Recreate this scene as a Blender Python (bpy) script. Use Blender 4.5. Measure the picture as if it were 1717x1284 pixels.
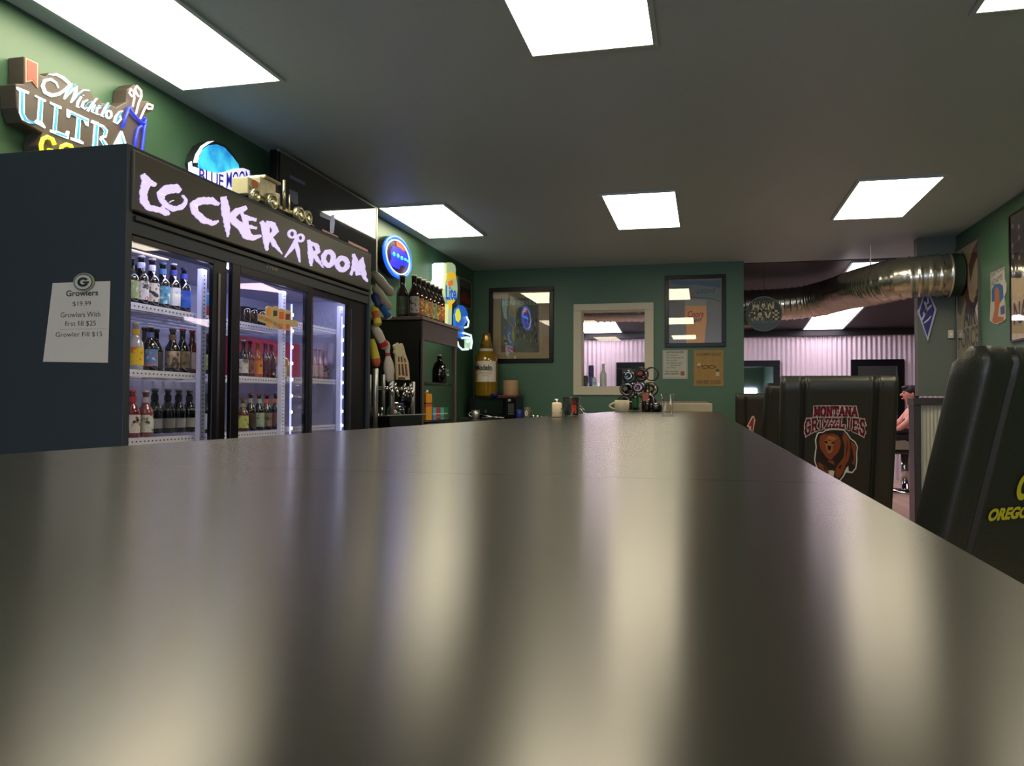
import bpy, bmesh, math, random
from mathutils import Vector, Matrix
S = bpy.context.scene
COL = S.collection
PI = math.pi
for o in list(bpy.data.objects): bpy.data.objects.remove(o)

# ------------------------------------------------------------ camera, world, exposure
cam_d = bpy.data.cameras.new('camera'); cam = bpy.data.objects.new('camera', cam_d); COL.objects.link(cam)
S.camera = cam
cam_d.sensor_fit = 'HORIZONTAL'; cam_d.sensor_width = 36.0
cam_d.lens = 36.0 * 1359.69 / 1717
cam_d.clip_start = 0.01; cam_d.clip_end = 100
yaw, pitch, roll = 0.2347, 0.0261, 0.0047
cf = Vector((-math.sin(yaw)*math.cos(pitch), math.cos(yaw)*math.cos(pitch), math.sin(pitch)))
cr0 = Vector((math.cos(yaw), math.sin(yaw), 0)); cu0 = cr0.cross(cf)
cr = cr0*math.cos(roll) + cu0*math.sin(roll); cu = -cr0*math.sin(roll) + cu0*math.cos(roll)
cam.matrix_world = Matrix(((cr.x, cu.x, -cf.x, 0), (cr.y, cu.y, -cf.y, 0), (cr.z, cu.z, -cf.z, 1.11), (0, 0, 0, 1)))
w = bpy.data.worlds.new('world'); S.world = w; w.use_nodes = True
w.node_tree.nodes['Background'].inputs[0].default_value = (.6, .7, .8, 1)
w.node_tree.nodes['Background'].inputs[1].default_value = 0.15
S.view_settings.view_transform = 'Standard'; S.view_settings.look = 'None'
S.view_settings.gamma = 1.0; S.view_settings.use_curve_mapping = False
S.view_settings.exposure = 0.0
PANEL = 12.0          # strength of the ceiling panels
FAR_PANEL = 9.0
REAR_FILL = 8.0             # strength of the fill panels added behind the viewer
H = 2.63

# ------------------------------------------------------------ materials
MATS = {}
def srgb(c):
    return tuple(((v/255)/12.92 if v/255 <= .04045 else ((v/255+.055)/1.055)**2.4) for v in c)
def mat(name, col, rough=.5, metal=0, emit=0, ecol=None, spec=.5, noise=.08, scale=30, coat=0, trans=0, bump=0, ior=1.45, alpha=1):
    if name in MATS: return MATS[name]
    m = bpy.data.materials.new(name); m.use_nodes = True; nt = m.node_tree; b = nt.nodes['Principled BSDF']
    c = srgb(col)
    b.inputs['Base Color'].default_value = (*c, 1)
    b.inputs['Roughness'].default_value = rough; b.inputs['Metallic'].default_value = metal
    b.inputs['Specular IOR Level'].default_value = spec; b.inputs['Coat Weight'].default_value = coat
    b.inputs['Coat Roughness'].default_value = .05
    b.inputs['Transmission Weight'].default_value = trans; b.inputs['IOR'].default_value = ior
    if noise or bump:
        tc = nt.nodes.new('ShaderNodeTexCoord'); n = nt.nodes.new('ShaderNodeTexNoise'); n.inputs['Scale'].default_value = scale
        n.inputs['Detail'].default_value = 4
        nt.links.new(tc.outputs['Object'], n.inputs['Vector'])
        if noise:
            mx = nt.nodes.new('ShaderNodeMix'); mx.data_type = 'RGBA'
            mx.inputs[6].default_value = (*[v*(1-noise) for v in c], 1); mx.inputs[7].default_value = (*[min(1, v*(1+noise)) for v in c], 1)
            nt.links.new(n.outputs['Fac'], mx.inputs[0]); nt.links.new(mx.outputs[2], b.inputs['Base Color'])
        if bump:
            bp = nt.nodes.new('ShaderNodeBump'); bp.inputs['Strength'].default_value = bump; bp.inputs['Distance'].default_value = .002
            nt.links.new(n.outputs['Fac'], bp.inputs['Height']); nt.links.new(bp.outputs['Normal'], b.inputs['Normal'])
    if emit:
        b.inputs['Emission Color'].default_value = (*srgb(ecol or col), 1); b.inputs['Emission Strength'].default_value = emit
    MATS[name] = m
    return m
def glass(name, tint=(255, 255, 255), refl=1.0, rough=0.0):
    if name in MATS: return MATS[name]
    m = bpy.data.materials.new(name); m.use_nodes = True; nt = m.node_tree; nt.nodes.clear()
    out = nt.nodes.new('ShaderNodeOutputMaterial'); mx = nt.nodes.new('ShaderNodeMixShader'); t = nt.nodes.new('ShaderNodeBsdfTransparent')
    g = nt.nodes.new('ShaderNodeBsdfGlossy'); lw = nt.nodes.new('ShaderNodeLayerWeight'); pw = nt.nodes.new('ShaderNodeMath'); pw.operation = 'POWER'; pw.inputs[1].default_value = 5
    nt.links.new(lw.outputs['Facing'], pw.inputs[0]); fr = nt.nodes.new('ShaderNodeMath'); fr.operation = 'MULTIPLY_ADD'; fr.inputs[1].default_value = .96; fr.inputs[2].default_value = .04
    nt.links.new(pw.outputs[0], fr.inputs[0])
    mu = nt.nodes.new('ShaderNodeMath'); mu.operation = 'MULTIPLY'; mu.inputs[1].default_value = refl; mu.use_clamp = True
    lw.inputs[0].default_value = .5; t.inputs[0].default_value = (*srgb(tint), 1); g.inputs['Roughness'].default_value = rough
    nt.links.new(fr.outputs[0], mu.inputs[0]); nt.links.new(mu.outputs[0], mx.inputs[0]); nt.links.new(t.outputs[0], mx.inputs[1])
    nt.links.new(g.outputs[0], mx.inputs[2]); nt.links.new(mx.outputs[0], out.inputs[0])
    MATS[name] = m; return m
def emis(name, col, s=1.0): return mat(name, col, .5, emit=s, noise=0)

M_ceil = mat('ceiling_paint', (168, 184, 188), .5, spec=.3, bump=.15, scale=90)
M_green = mat('green_wall_paint', (64, 98, 76), .42, bump=.12, scale=120, noise=.05)
M_stub = mat('grey_green_wall_paint', (90, 99, 94), .6, bump=.2, scale=60)
M_black = mat('black_powder_coat', (32, 36, 40), .45)
M_hdr = mat('sign_panel_black', (52, 51, 50), .35)
M_frame = mat('black_frame', (10, 11, 14), .28, spec=.3)
M_bar = None
M_white = mat('white_plastic', (225, 225, 225), .4)
M_steel = mat('brushed_steel', (214, 214, 212), .36, metal=.9, noise=.05)
M_chrome = mat('chrome', (215, 215, 215), .08, metal=1, noise=0)
M_dwood = mat('dark_stained_wood', (50, 44, 42), .35, noise=.25, scale=14)
M_dwood2 = mat('dark_wood_top', (38, 36, 36), .25, noise=.2, scale=14)
M_leather = mat('black_leatherette', (42, 43, 38), .36, bump=.35, scale=160, spec=.5)
M_glass = glass('clear_pane')
M_gloss = glass('picture_glass', refl=1.6)
M_cab = mat('fridge_side', (48, 56, 66), .5, spec=.4)

# ------------------------------------------------------------ mesh helpers
class MB:
    def __init__(s): s.v = []; s.f = []; s.m = []; s.sm = []
    def add(s, vs, fs, m=0, smooth=False):
        b = len(s.v); s.v += [tuple(v) for v in vs]
        for f in fs: s.f.append([b+i for i in f]); s.m.append(m); s.sm.append(smooth)
        return s
    def box(s, x0, x1, y0, y1, z0, z1, m=0):
        v = [(x, y, z) for x in (x0, x1) for y in (y0, y1) for z in (z0, z1)]
        return s.add(v, [(0,1,3,2),(4,6,7,5),(0,4,5,1),(2,3,7,6),(0,2,6,4),(1,5,7,3)], m)
    def prism(s, pts, a, b, plane='X', m=0):
        f = {'X': lambda p, t: (t, p[0], p[1]), 'Y': lambda p, t: (p[0], t, p[1]), 'Z': lambda p, t: (p[0], p[1], t)}[plane]
        n = len(pts); v = [f(p, a) for p in pts] + [f(p, b) for p in pts]
        fs = [list(range(n)), list(range(2*n-1, n-1, -1))] + [(i, (i+1) % n, n+(i+1) % n, n+i) for i in range(n)]
        return s.add(v, fs, m)
    def ribbon(s, LR, a, b, plane='X', m=0):
        L, R = LR; f = {'X': lambda p, t: (t, p[0], p[1]), 'Y': lambda p, t: (p[0], t, p[1])}[plane]
        for i in range(len(L)-1):
            q = [L[i], L[i+1], R[i+1], R[i]]
            v = [f(p, a) for p in q] + [f(p, b) for p in q]
            s.add(v, [(0,1,2,3),(7,6,5,4),(0,4,5,1),(2,6,7,3)], m)
        return s
    def axis(s, p0, p1, prof, seg=16, m=0, ms=None):
        p0 = Vector(p0); p1 = Vector(p1); d = p1-p0; z = d.normalized()
        x = z.orthogonal().normalized(); y = z.cross(x)
        v = []
        for t, r in prof:
            for k in range(seg):
                a = 2*PI*k/seg; v.append(p0 + d*t + (x*math.cos(a)+y*math.sin(a))*r)
        b = len(s.v); s.v += [tuple(q) for q in v]
        for i in range(len(prof)-1):
            for k in range(seg):
                k2 = (k+1) % seg
                s.f.append([b+i*seg+k, b+i*seg+k2, b+(i+1)*seg+k2, b+(i+1)*seg+k]); s.m.append(ms[i] if ms else m); s.sm.append(True)
        s.f.append([b+k for k in range(seg)][::-1]); s.m.append(ms[0] if ms else m); s.sm.append(False)
        s.f.append([b+(len(prof)-1)*seg+k for k in range(seg)]); s.m.append(ms[-1] if ms else m); s.sm.append(False)
        return s
    def lathe(s, c, prof, seg=20, m=0, ms=None):   # prof of (z, r) above c
        h = prof[-1][0] or 1
        lo = Vector(c); return s.axis(lo, lo+Vector((0, 0, 1)), [(z, max(r, 1e-4)) for z, r in prof], seg, m, ms)
    def cyl(s, p0, p1, r, seg=12, m=0): return s.axis(p0, p1, [(0, r), (1, r)], seg, m)
    def tube(s, pts, r, seg=8, m=0, closed=False, rad=None):
        P = [Vector(p) for p in pts]; n = len(P); rings = []
        up = None
        for i in range(n):
            a = P[(i-1) % n] if closed or i else P[0]; c = P[(i+1) % n] if closed or i < n-1 else P[-1]
            t = (c-a).normalized()
            if up is None: x = t.orthogonal().normalized()
            else: x = (up - t*up.dot(t)).normalized()
            up = x; y = t.cross(x); rr = rad[i] if rad else r
            rings.append([P[i] + (x*math.cos(2*PI*k/seg)+y*math.sin(2*PI*k/seg))*rr for k in range(seg)])
        b = len(s.v)
        for R in rings: s.v += [tuple(q) for q in R]
        for i in range(n if closed else n-1):
            j = (i+1) % n
            for k in range(seg):
                k2 = (k+1) % seg; s.f.append([b+i*seg+k, b+i*seg+k2, b+j*seg+k2, b+j*seg+k]); s.m.append(m); s.sm.append(True)
        if not closed:
            s.f.append([b+k for k in range(seg)][::-1]); s.m.append(m); s.sm.append(False)
            s.f.append([b+(n-1)*seg+k for k in range(seg)]); s.m.append(m); s.sm.append(False)
        return s
    def ball(s, c, r, m=0, sc=(1, 1, 1), seg=14):
        v = []; n = seg//2
        for i in range(1, n):
            a = PI*i/n
            for k in range(seg):
                b_ = 2*PI*k/seg; v.append((c[0]+r*sc[0]*math.sin(a)*math.cos(b_), c[1]+r*sc[1]*math.sin(a)*math.sin(b_), c[2]+r*sc[2]*math.cos(a)))
        v += [(c[0], c[1], c[2]+r*sc[2]), (c[0], c[1], c[2]-r*sc[2])]
        fs = [((i)*seg+k, (i)*seg+(k+1) % seg, (i+1)*seg+(k+1) % seg, (i+1)*seg+k) for i in range(n-2) for k in range(seg)]
        T = len(v)-2
        fs += [(T, (k+1) % seg, k) for k in range(seg)] + [(T+1, (n-2)*seg+k, (n-2)*seg+(k+1) % seg) for k in range(seg)]
        return s.add(v, fs, m, True)
    def mesh(s, name, loc=(0, 0, 0)):
        me = bpy.data.meshes.new(name)
        me.from_pydata([(x-loc[0], y-loc[1], z-loc[2]) for x, y, z in s.v], [], s.f)
        me.polygons.foreach_set('material_index', s.m); me.polygons.foreach_set('use_smooth', s.sm)
        bm = bmesh.new(); bm.from_mesh(me); bmesh.ops.recalc_face_normals(bm, faces=bm.faces); bm.to_mesh(me); bm.free()
        me.update(); return me
def wloc(o):
    v = Vector((0, 0, 0))
    while o: v += o.location; o = o.parent
    return v
def obj(name, mb, mats, parent=None, bevel=0, loc=None, local=False, label=None):
    """one mesh object; geometry given in world coordinates (or the parent's own when local)"""
    base = Vector((0, 0, 0)) if local else wloc(parent) if parent else Vector(loc or (0, 0, 0))
    me = mb.mesh(name, base)
    for m in (mats if isinstance(mats, (list, tuple)) else [mats]): me.materials.append(m)
    o = bpy.data.objects.new(name, me); COL.objects.link(o)
    if parent: o.parent = parent
    else: o.location = base
    if bevel:
        bv = o.modifiers.new('bevel', 'BEVEL'); bv.width = bevel; bv.segments = 2; bv.limit_method = 'ANGLE'; bv.angle_limit = .7
    if label: o['label'] = label
    return o
def thing(name, label, cat, loc=(0, 0, 0), rotz=0, group=None):
    o = bpy.data.objects.new(name, None); COL.objects.link(o); o.location = loc; o.rotation_euler = (0, 0, rotz); o.empty_display_size = .05
    o['label'] = label; o['category'] = cat
    if group: o['group'] = group
    return o
def tag(o, label, cat, group=None):
    o['label'] = label; o['category'] = cat
    if group: o['group'] = group
    return o
def struct(name, mb, m, bevel=0):
    o = obj(name, mb, m, bevel=bevel); o['kind'] = 'structure'; return o
def text(name, s, org, u, v, width, height, m, parent, depth=.001, bold=0, shear=0, spacing=1, label=None):
    """lettering whose box starts at org and spans width along u and height along v (world directions)"""
    c = bpy.data.curves.new('t', 'FONT'); c.body = s; c.resolution_u = 3; c.offset = bold; c.shear = shear; c.space_character = spacing
    c.align_x = 'CENTER'
    t = bpy.data.objects.new('t', c); COL.objects.link(t)
    me = bpy.data.meshes.new_from_object(t); bpy.data.objects.remove(t); bpy.data.curves.remove(c)
    xs = [p.co.x for p in me.vertices]; ys = [p.co.y for p in me.vertices]
    x0, x1, y0, y1 = min(xs), max(xs), min(ys), max(ys)
    org = Vector(org); u = Vector(u).normalized(); v = Vector(v).normalized(); n = u.cross(v)
    base = wloc(parent)
    for p in me.vertices:
        p.co = org + u*((p.co.x-x0)/(x1-x0)*width) + v*((p.co.y-y0)/(y1-y0)*height) + n*depth - base
    me.materials.append(m); me.name = name
    o = bpy.data.objects.new(name, me); COL.objects.link(o); o.parent = parent
    if label: o['label'] = label
    return o
# slab-serif stroke letters on a 0..1 square
GL = {
 'A': [[(.05,0),(.5,1),(.95,0)], [(.25,.35),(.75,.35)]], 'B': [[(.15,0),(.15,1),(.65,1),(.82,.8),(.65,.54),(.15,.54)], [(.65,.54),(.88,.3),(.68,0),(.15,0)]],
 'C': [[(.9,.75),(.75,1),(.3,1),(.1,.75),(.1,.25),(.3,0),(.75,0),(.9,.25)]], 'E': [[(.9,.8),(.9,1),(.15,1),(.15,0),(.9,0),(.9,.2)], [(.15,.52),(.65,.52)]],
 'F': [[(.9,.8),(.9,1),(.15,1),(.15,0)], [(.15,.52),(.65,.52)]],
 'G': [[(.9,.75),(.75,1),(.3,1),(.1,.75),(.1,.25),(.3,0),(.75,0),(.9,.2),(.9,.45),(.55,.45)]], 'I': [[(.5,0),(.5,1)]],
 'L': [[(.2,1),(.2,0),(.9,0),(.9,.25)]], 'M': [[(.08,0),(.12,1),(.5,.2),(.88,1),(.92,0)]], 'N': [[(.12,0),(.12,1),(.85,.02),(.85,1)]],
 'O': [[(.1,.75),(.3,1),(.7,1),(.9,.75),(.9,.25),(.7,0),(.3,0),(.1,.25),(.1,.75)]], 'R': [[(.15,0),(.15,1),(.7,1),(.88,.78),(.7,.5),(.15,.5)], [(.5,.5),(.92,0)]],
 'S': [[(.88,.78),(.7,1),(.3,1),(.12,.78),(.3,.54),(.7,.48),(.88,.25),(.7,0),(.3,0),(.12,.22)]], 'T': [[(.5,0),(.5,1)], [(.05,.78),(.05,1),(.95,1),(.95,.78)]],
 'U': [[(.12,1),(.12,.25),(.3,0),(.65,0),(.82,.25),(.82,1)]], 'V': [[(.05,1),(.5,0),(.95,1)]], 'Z': [[(.1,.78),(.1,1),(.88,1),(.1,0),(.9,0),(.9,.22)]],
 'X': [[(.05,0),(.95,1)], [(.05,1),(.95,0)]], 'W': [[(.02,1),(.28,0),(.5,.8),(.72,0),(.98,1)]], 'P': [[(.15,0),(.15,1),(.7,1),(.88,.76),(.7,.5),(.15,.5)]], ' ': []}
SER = {'A': [(.05,0),(.95,0)], 'I': [(.5,0),(.5,1)], 'N': [(.12,0),(.12,1),(.85,1)], 'M': [(.08,0),(.92,0),(.1,1),(.9,1)], 'R': [(.15,0),(.15,1),(.92,0)],
       'T': [(.5,0)], 'U': [(.12,1),(.82,1)], 'L': [(.2,1),(.2,0)], 'E': [(.15,0),(.15,1)], 'V': [(.05,1),(.95,1)], 'B': [(.15,0),(.15,1)], 'X': []}
def slab(name, s, place, wd, m, parent, depth=.002, serif=.16, aspect=1.0):
    """place(t, h) -> world point for t in 0..1 along the word and h in 0..1 up; wd = stroke width (in h units)"""
    mb = MB(); n = len(s); 
    def line(P, wdt, base, cw, z=0):
        for (ax, ay), (bx, by) in zip(P, P[1:]):
            dx, dy = (bx-ax), (by-ay); ex = .0
            l = math.hypot(dx, dy) or 1; ox, oy = dx/l*wdt*.5*.9, dy/l*wdt*.5*.9
            nx, ny = -dy/l*wdt/2, dx/l*wdt/2
            q = [(ax-ox+nx, ay-oy+ny), (bx+ox+nx, by+oy+ny), (bx+ox-nx, by+oy-ny), (ax-ox-nx, ay-oy-ny)]
            mb.add([place(base+cw*x, y) for x, y in q], [(0, 1, 2, 3)])
    for i, ch in enumerate(s):
        b0 = i/n; cw = 1/n*.84
        for P in GL.get(ch, []): line(P, wd, b0, cw)
        for (x, y) in SER.get(ch, []):
            if serif: line([(x-serif, y), (x+serif, y)], wd*.6, b0, cw)
    o = obj(name, mb, m, parent); return o
def framed(name, label, cat, x0, x1, z0, z1, Y, fw, frame_m, mb_art, arts, gl=True, thick=.03):
    """a framed picture on a wall facing -Y; art built in world coords"""
    t = thing(name, label, cat, ((x0+x1)/2, Y-.001, z0))
    f = MB(); 
    for a in ((x0, x1, z1-fw, z1), (x0, x1, z0, z0+fw), (x0, x0+fw, z0+fw, z1-fw), (x1-fw, x1, z0+fw, z1-fw)): f.box(a[0], a[1], Y-thick, Y-.001, a[2], a[3])
    obj('frame', f, frame_m, t, bevel=.004)
    obj('print', mb_art, arts, t)
    if gl: obj('glass', MB().box(x0+fw, x1-fw, Y-.018, Y-.016, z0+fw, z1-fw), M_gloss, t)
    return t

# ------------------------------------------------------------ the room
LX, RX, BY = -2.576, 2.18, 8.86
struct('wall_left', MB().box(LX-.12, LX, -6, BY+.12, 0, H), M_green)
wb = MB()
for x0, x1, z0, z1 in ((LX, -1.345, 0, H), (-1.345, -.625, 0, 1.29), (-1.345, -.625, 2.155, H), (-.625, .391, 0, H)): wb.box(x0, x1, BY, BY+.12, z0, z1)
struct('wall_back', wb, M_green)
struct('wall_right', MB().box(RX, RX+.12, -6, 8.07, 0, H), M_green)
struct('wall_partition', MB().box(1.86, RX, 7.95, 8.07, 1.2, H), M_stub)
wr_ = MB()
for a in ((LX, -2.3, 0, H), (1.9, RX, 0, H), (-2.3, 1.9, 0, .3), (-2.3, 1.9, 1.75, H), (-.25, -.15, .3, 1.75)): wr_.box(a[0], a[1], -6.12, -6, a[2], a[3])
struct('wall_rear', wr_, M_green)
struct('rear_fill_panels', MB().box(-2.3, -.25, -6.07, -6.05, .3, 1.75).box(-.15, 1.9, -6.07, -6.05, .3, 1.75), mat('rear_fill_glow', (255, 255, 255), .3, emit=REAR_FILL, ecol=(214, 228, 255), noise=0))  # unseen glowing panels added in the rear wall to lift the room light
struct('ceiling', MB().box(LX-.12, RX+.12, -6.12, BY+.12, H, H+.1), M_ceil)
# wooden floor: planks running away from the bar into the barber shop
def floor_mat():
    m = bpy.data.materials.new('wood_floor'); m.use_nodes = True; nt = m.node_tree; b = nt.nodes['Principled BSDF']
    tc = nt.nodes.new('ShaderNodeTexCoord'); br = nt.nodes.new('ShaderNodeTexBrick'); mp = nt.nodes.new('ShaderNodeMapping')
    mp.inputs['Rotation'].default_value = (0, 0, PI/2)
    br.inputs['Scale'].default_value = 1; br.inputs['Brick Width'].default_value = 1.2; br.inputs['Row Height'].default_value = .14; br.inputs['Mortar Size'].default_value = .003
    br.inputs['Color1'].default_value = (*srgb((202, 174, 152)), 1); br.inputs['Color2'].default_value = (*srgb((178, 148, 124)), 1); br.inputs['Mortar'].default_value = (*srgb((90, 74, 62)), 1)
    n = nt.nodes.new('ShaderNodeTexNoise'); n.inputs['Scale'].default_value = 8; mx = nt.nodes.new('ShaderNodeMix'); mx.data_type = 'RGBA'; mx.blend_type = 'MULTIPLY'; mx.inputs[0].default_value = .3
    nt.links.new(tc.outputs['Object'], mp.inputs[0]); nt.links.new(mp.outputs[0], br.inputs[0]); nt.links.new(tc.outputs['Object'], n.inputs[0])
    nt.links.new(br.outputs[0], mx.inputs[6]); nt.links.new(n.outputs['Color'], mx.inputs[7]); nt.links.new(mx.outputs[2], b.inputs['Base Color']); b.inputs['Roughness'].default_value = .4
    return m
struct('floor', MB().box(-5, 6, -6.12, 13.4, -.1, 0), floor_mat())
# the second room behind, under a sloping roof
def zs(y): return 2.63 - .078*(y-8.86)
c2 = MB(); 
c2.prism([(8.98, zs(8.98)), (13.5, zs(13.5)), (13.5, zs(13.5)+.1), (8.98, zs(8.98)+.1)], -5, 6, 'X')
struct('ceiling_2', c2, mat('dark_sloping_ceiling', (40, 36, 38), .6))
struct('wall_side_2', MB().box(-5.1, -5, 8.86, 13.5, 0, 2.7).box(6, 6.1, 8.07, 13.5, 0, 2.7).box(2.3, 6.1, 7.95, 8.07, 0, 2.7).box(-5, LX-.12, 8.86, 8.98, 0, 2.7), M_stub)
cw = MB(); n = int(9.0/.0089)
vs = []; fs = []
for i in range(n+1):
    x = -4.0 + i*.0089; y = 13.33 + .010*math.cos(2*PI*x/.071); vs += [(x, y, 0), (x, y, 2.19)]
for i in range(n): fs.append((2*i, 2*i+2, 2*i+3, 2*i+1))
cw.add(vs, fs, 0, True)
struct('wall_far', cw, mat('corrugated_white_metal', (222, 212, 220), .38, metal=.35, noise=.03))
struct('wall_far_backing', MB().box(-5, 6, 13.36, 13.5, 0, 2.7), M_black)
struct('trim_1', MB().box(-5, 5.9, 13.25, 13.36, 2.19, 2.30), M_black)
sc = MB()
for i in range(24):
    x = -1.9+i*.21
    sc.ball((x, 13.318, 1.98), .006, seg=6)
tag(obj('wall_screws', sc, M_steel), 'row of small dark screws fixing the corrugated metal wall', 'screws')['kind'] = 'stuff'
# half wall with corrugated face
hw = thing('half_wall', 'low partition with dark wooden cap and corrugated metal face beside the right wall', 'partition', (2.0, 8.0, 0))
obj('cap', MB().box(1.80, 2.18, 7.85, 8.1, 1.12, 1.185), M_dwood, hw, bevel=.004)
obj('post', MB().box(1.805, 1.86, 7.87, 8.07, 0, 1.12), M_dwood, hw, bevel=.003)
vs = []; fs = []; n = 64
for i in range(n+1):
    x = 1.86 + i*.005; y = 7.90 + .006*math.cos(2*PI*x/.03); vs += [(x, y, 0), (x, y, 1.12)]
for i in range(n): fs.append((2*i, 2*i+2, 2*i+3, 2*i+1))
obj('corrugated_panel', MB().add(vs, fs, 0, True).box(1.86, 2.18, 7.92, 8.06, 0, 1.12), mat('galvanised_panel', (184, 182, 172), .45, metal=.2), hw)
# window in the back wall
wn = MB()
for a in ((-1.42, -.547, 2.14, 2.216), (-1.42, -.547, 1.214, 1.305), (-1.42, -1.33, 1.305, 2.14), (-.64, -.547, 1.305, 2.14)): wn.box(a[0], a[1], BY-.025, BY, a[2], a[3])
M_cream = mat('cream_trim', (196, 190, 168), .45)
struct('trim_2', wn, M_cream, bevel=.004)
wj = MB()
for a in ((-1.345, -.625, 2.13, 2.155), (-1.345, -.625, 1.29, 1.312), (-1.345, -1.325, 1.312, 2.13), (-.645, -.625, 1.312, 2.13)): wj.box(a[0], a[1], BY, BY+.12, a[2], a[3])
struct('window_1', wj, M_cream)
gp = obj('pane', MB().box(-1.325, -.645, BY+.06, BY+.064, 1.312, 2.13), M_glass, bpy.data.objects['window_1'])

# ------------------------------------------------------------ ceiling panels
def panel(x0, x1, y0, y1, z, label, st, col=(255, 240, 206), name='ceiling_light', slope=0, g=None):
    t = thing(name, label, 'ceiling light', ((x0+x1)/2, (y0+y1)/2, z-.02), group=g)
    f = MB(); e = .022
    Z = lambda y, d: z - d - slope*(y-y0)
    def bar(xa, xb, ya, yb, d0, d1):
        v = [(x, y, Z(y, d)) for x in (xa, xb) for y in (ya, yb) for d in (d1, d0)]
        f.add(v, [(0,1,3,2),(4,6,7,5),(0,4,5,1),(2,3,7,6),(0,2,6,4),(1,5,7,3)])
    bar(x0-e, x1+e, y0-e, y0, 0.0, .012); bar(x0-e, x1+e, y1, y1+e, 0.0, .012); bar(x0-e, x0, y0, y1, 0.0, .012); bar(x1, x1+e, y0, y1, 0.0, .012)
    obj('frame', f, M_ceil, t)
    v = [(x, y, Z(y, d)) for x in (x0, x1) for y in (y0, y1) for d in (.008, .001)]
    obj('diffuser', MB().add(v, [(0,1,3,2),(4,6,7,5),(0,4,5,1),(2,3,7,6),(0,2,6,4),(1,5,7,3)]), mat('panel_light_%s' % (str(st)+str(col)), (255, 255, 255), .5, emit=st, ecol=col, noise=0), t)
    return t
XC = (-2.4542, -.7278, 1.0115); PW = .515
side = ('along the left wall', 'in the middle', 'on the right')
for k, x in enumerate(XC):
    panel(x, x+PW, 2.24, 3.402, H, 'ceiling light nearest the viewer, cut by the picture top, ' + side[k], PANEL)
    panel(x, x+PW, 5.82, 6.983, H, 'bright rectangular ceiling light in the far row ' + side[k], PANEL)
    panel(x, x+PW, -1.34, -.18, H, 'ceiling light behind the viewer ' + side[k], PANEL)
fc = (255, 232, 246)
for (x0, x1, y0, y1, lb) in ((1.47, 2.03, 10.85, 11.98, 'pinkish white panel light on the sloping ceiling, nearer half behind the duct'), (1.47, 2.03, 12.02, 13.2, 'pinkish white panel light on the sloping ceiling, lower half under the duct'),
                       (1.5, 2.06, 9.05, 10.1, 'small slice of ceiling light showing above the silver duct'), (-1.93, -1.33, 12.02, 13.2, 'ceiling light seen through the white framed window, far panel'),
                       (-1.93, -1.33, 10.85, 11.98, 'ceiling light seen through the white framed window, near panel'),
                       (-.3, .26, 11.5, 12.7, 'ceiling light of the back room hidden behind the wall'), (3.6, 4.2, 10.85, 12.0, 'ceiling light of the back room far to the right')):
    panel(x0, x1, y0, y1, zs(y0), lb, FAR_PANEL, fc, slope=.078)

# ------------------------------------------------------------ the bar
def bar_mat():
    m = bpy.data.materials.new('bar_laminate'); m.use_nodes = True; nt = m.node_tree; b = nt.nodes['Principled BSDF']
    tc = nt.nodes.new('ShaderNodeTexCoord'); n = nt.nodes.new('ShaderNodeTexNoise'); n.inputs['Scale'].default_value = 3; n.inputs['Detail'].default_value = 1
    mp = nt.nodes.new('ShaderNodeMapping'); mp.inputs['Scale'].default_value = (1, 3, 1)
    nt.links.new(tc.outputs['Object'], mp.inputs[0]); nt.links.new(mp.outputs[0], n.inputs['Vector'])
    r = nt.nodes.new('ShaderNodeMapRange'); r.inputs[3].default_value = .215; r.inputs[4].default_value = .235
    nt.links.new(n.outputs['Fac'], r.inputs[0]); nt.links.new(r.outputs[0], b.inputs['Roughness'])
    cx = nt.nodes.new('ShaderNodeCombineXYZ'); cx.inputs[1].default_value = 1; nt.links.new(cx.outputs[0], b.inputs['Tangent']); b.inputs['Anisotropic'].default_value = .6
    b.inputs['Base Color'].default_value = (*srgb((42, 42, 38)), 1); b.inputs['Specular IOR Level'].default_value = .5
    return m
M_bar = bar_mat()
BL, BR, BE = -.6515, .0875, 6.45
bar = thing('bar_counter', 'long dark laminate bar counter stretching away from the viewer', 'bar', (-.28, 3, 0))
obj('worktop', MB().box(BL, BR, -.9, .5596, 1.022, 1.06), M_bar, bar, bevel=.0006)
obj('worktop', MB().box(BL, BR, .56, BE, 1.022, 1.06), M_bar, bar, bevel=.0006)
obj('front_panel', MB().box(BL+.05, BR-.22, -.85, BE-.05, 0, 1.022), M_dwood, bar)
obj('foot_rail', MB().cyl((-.02, -.8, .16), (-.02, BE-.1, .16), .02).box(-.135, -.02, 0, .02, .15, .17).box(-.135, -.02, 3, 3.02, .15, .17).box(-.135, -.02, 6, 6.02, .15, .17), M_steel, bar)

# ------------------------------------------------------------ glass-door fridge
FX = -1.93
fr = thing('display_fridge', 'black three door drinks fridge with a lit lettered header', 'fridge', (-2.23, 3.42, 0))
cab = MB()
cab.box(-2.54, FX, 2.379, 2.409, 0, 2.0).box(-2.54, FX, 4.436, 4.466, 0, 2.0).box(-2.54, -2.52, 2.409, 4.436, 0, 2.0).box(-2.54, FX-.0, 2.409, 4.436, 1.985, 2.0).box(-2.54, FX-.005, 2.409, 4.436, 0, .14)
cab.box(-2.1, FX-.003, 2.409, 4.436, 1.695, 1.765)
obj('cabinet', cab, M_cab, fr, bevel=.002)
lin = MB().box(-2.52, -2.51, 2.41, 4.435, .14, 1.72).box(-2.51, -2.0, 2.41, 2.418, .14, 1.72).box(-2.51, -1.985, 4.33, 4.436, .14, 1.72).box(-2.51, -2.0, 2.418, 4.33, 1.70, 1.71).box(-2.51, -2.0, 2.418, 4.33, .14, .15)
obj('liner', lin, mat('fridge_liner', (190, 192, 215), .5), fr)
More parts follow.
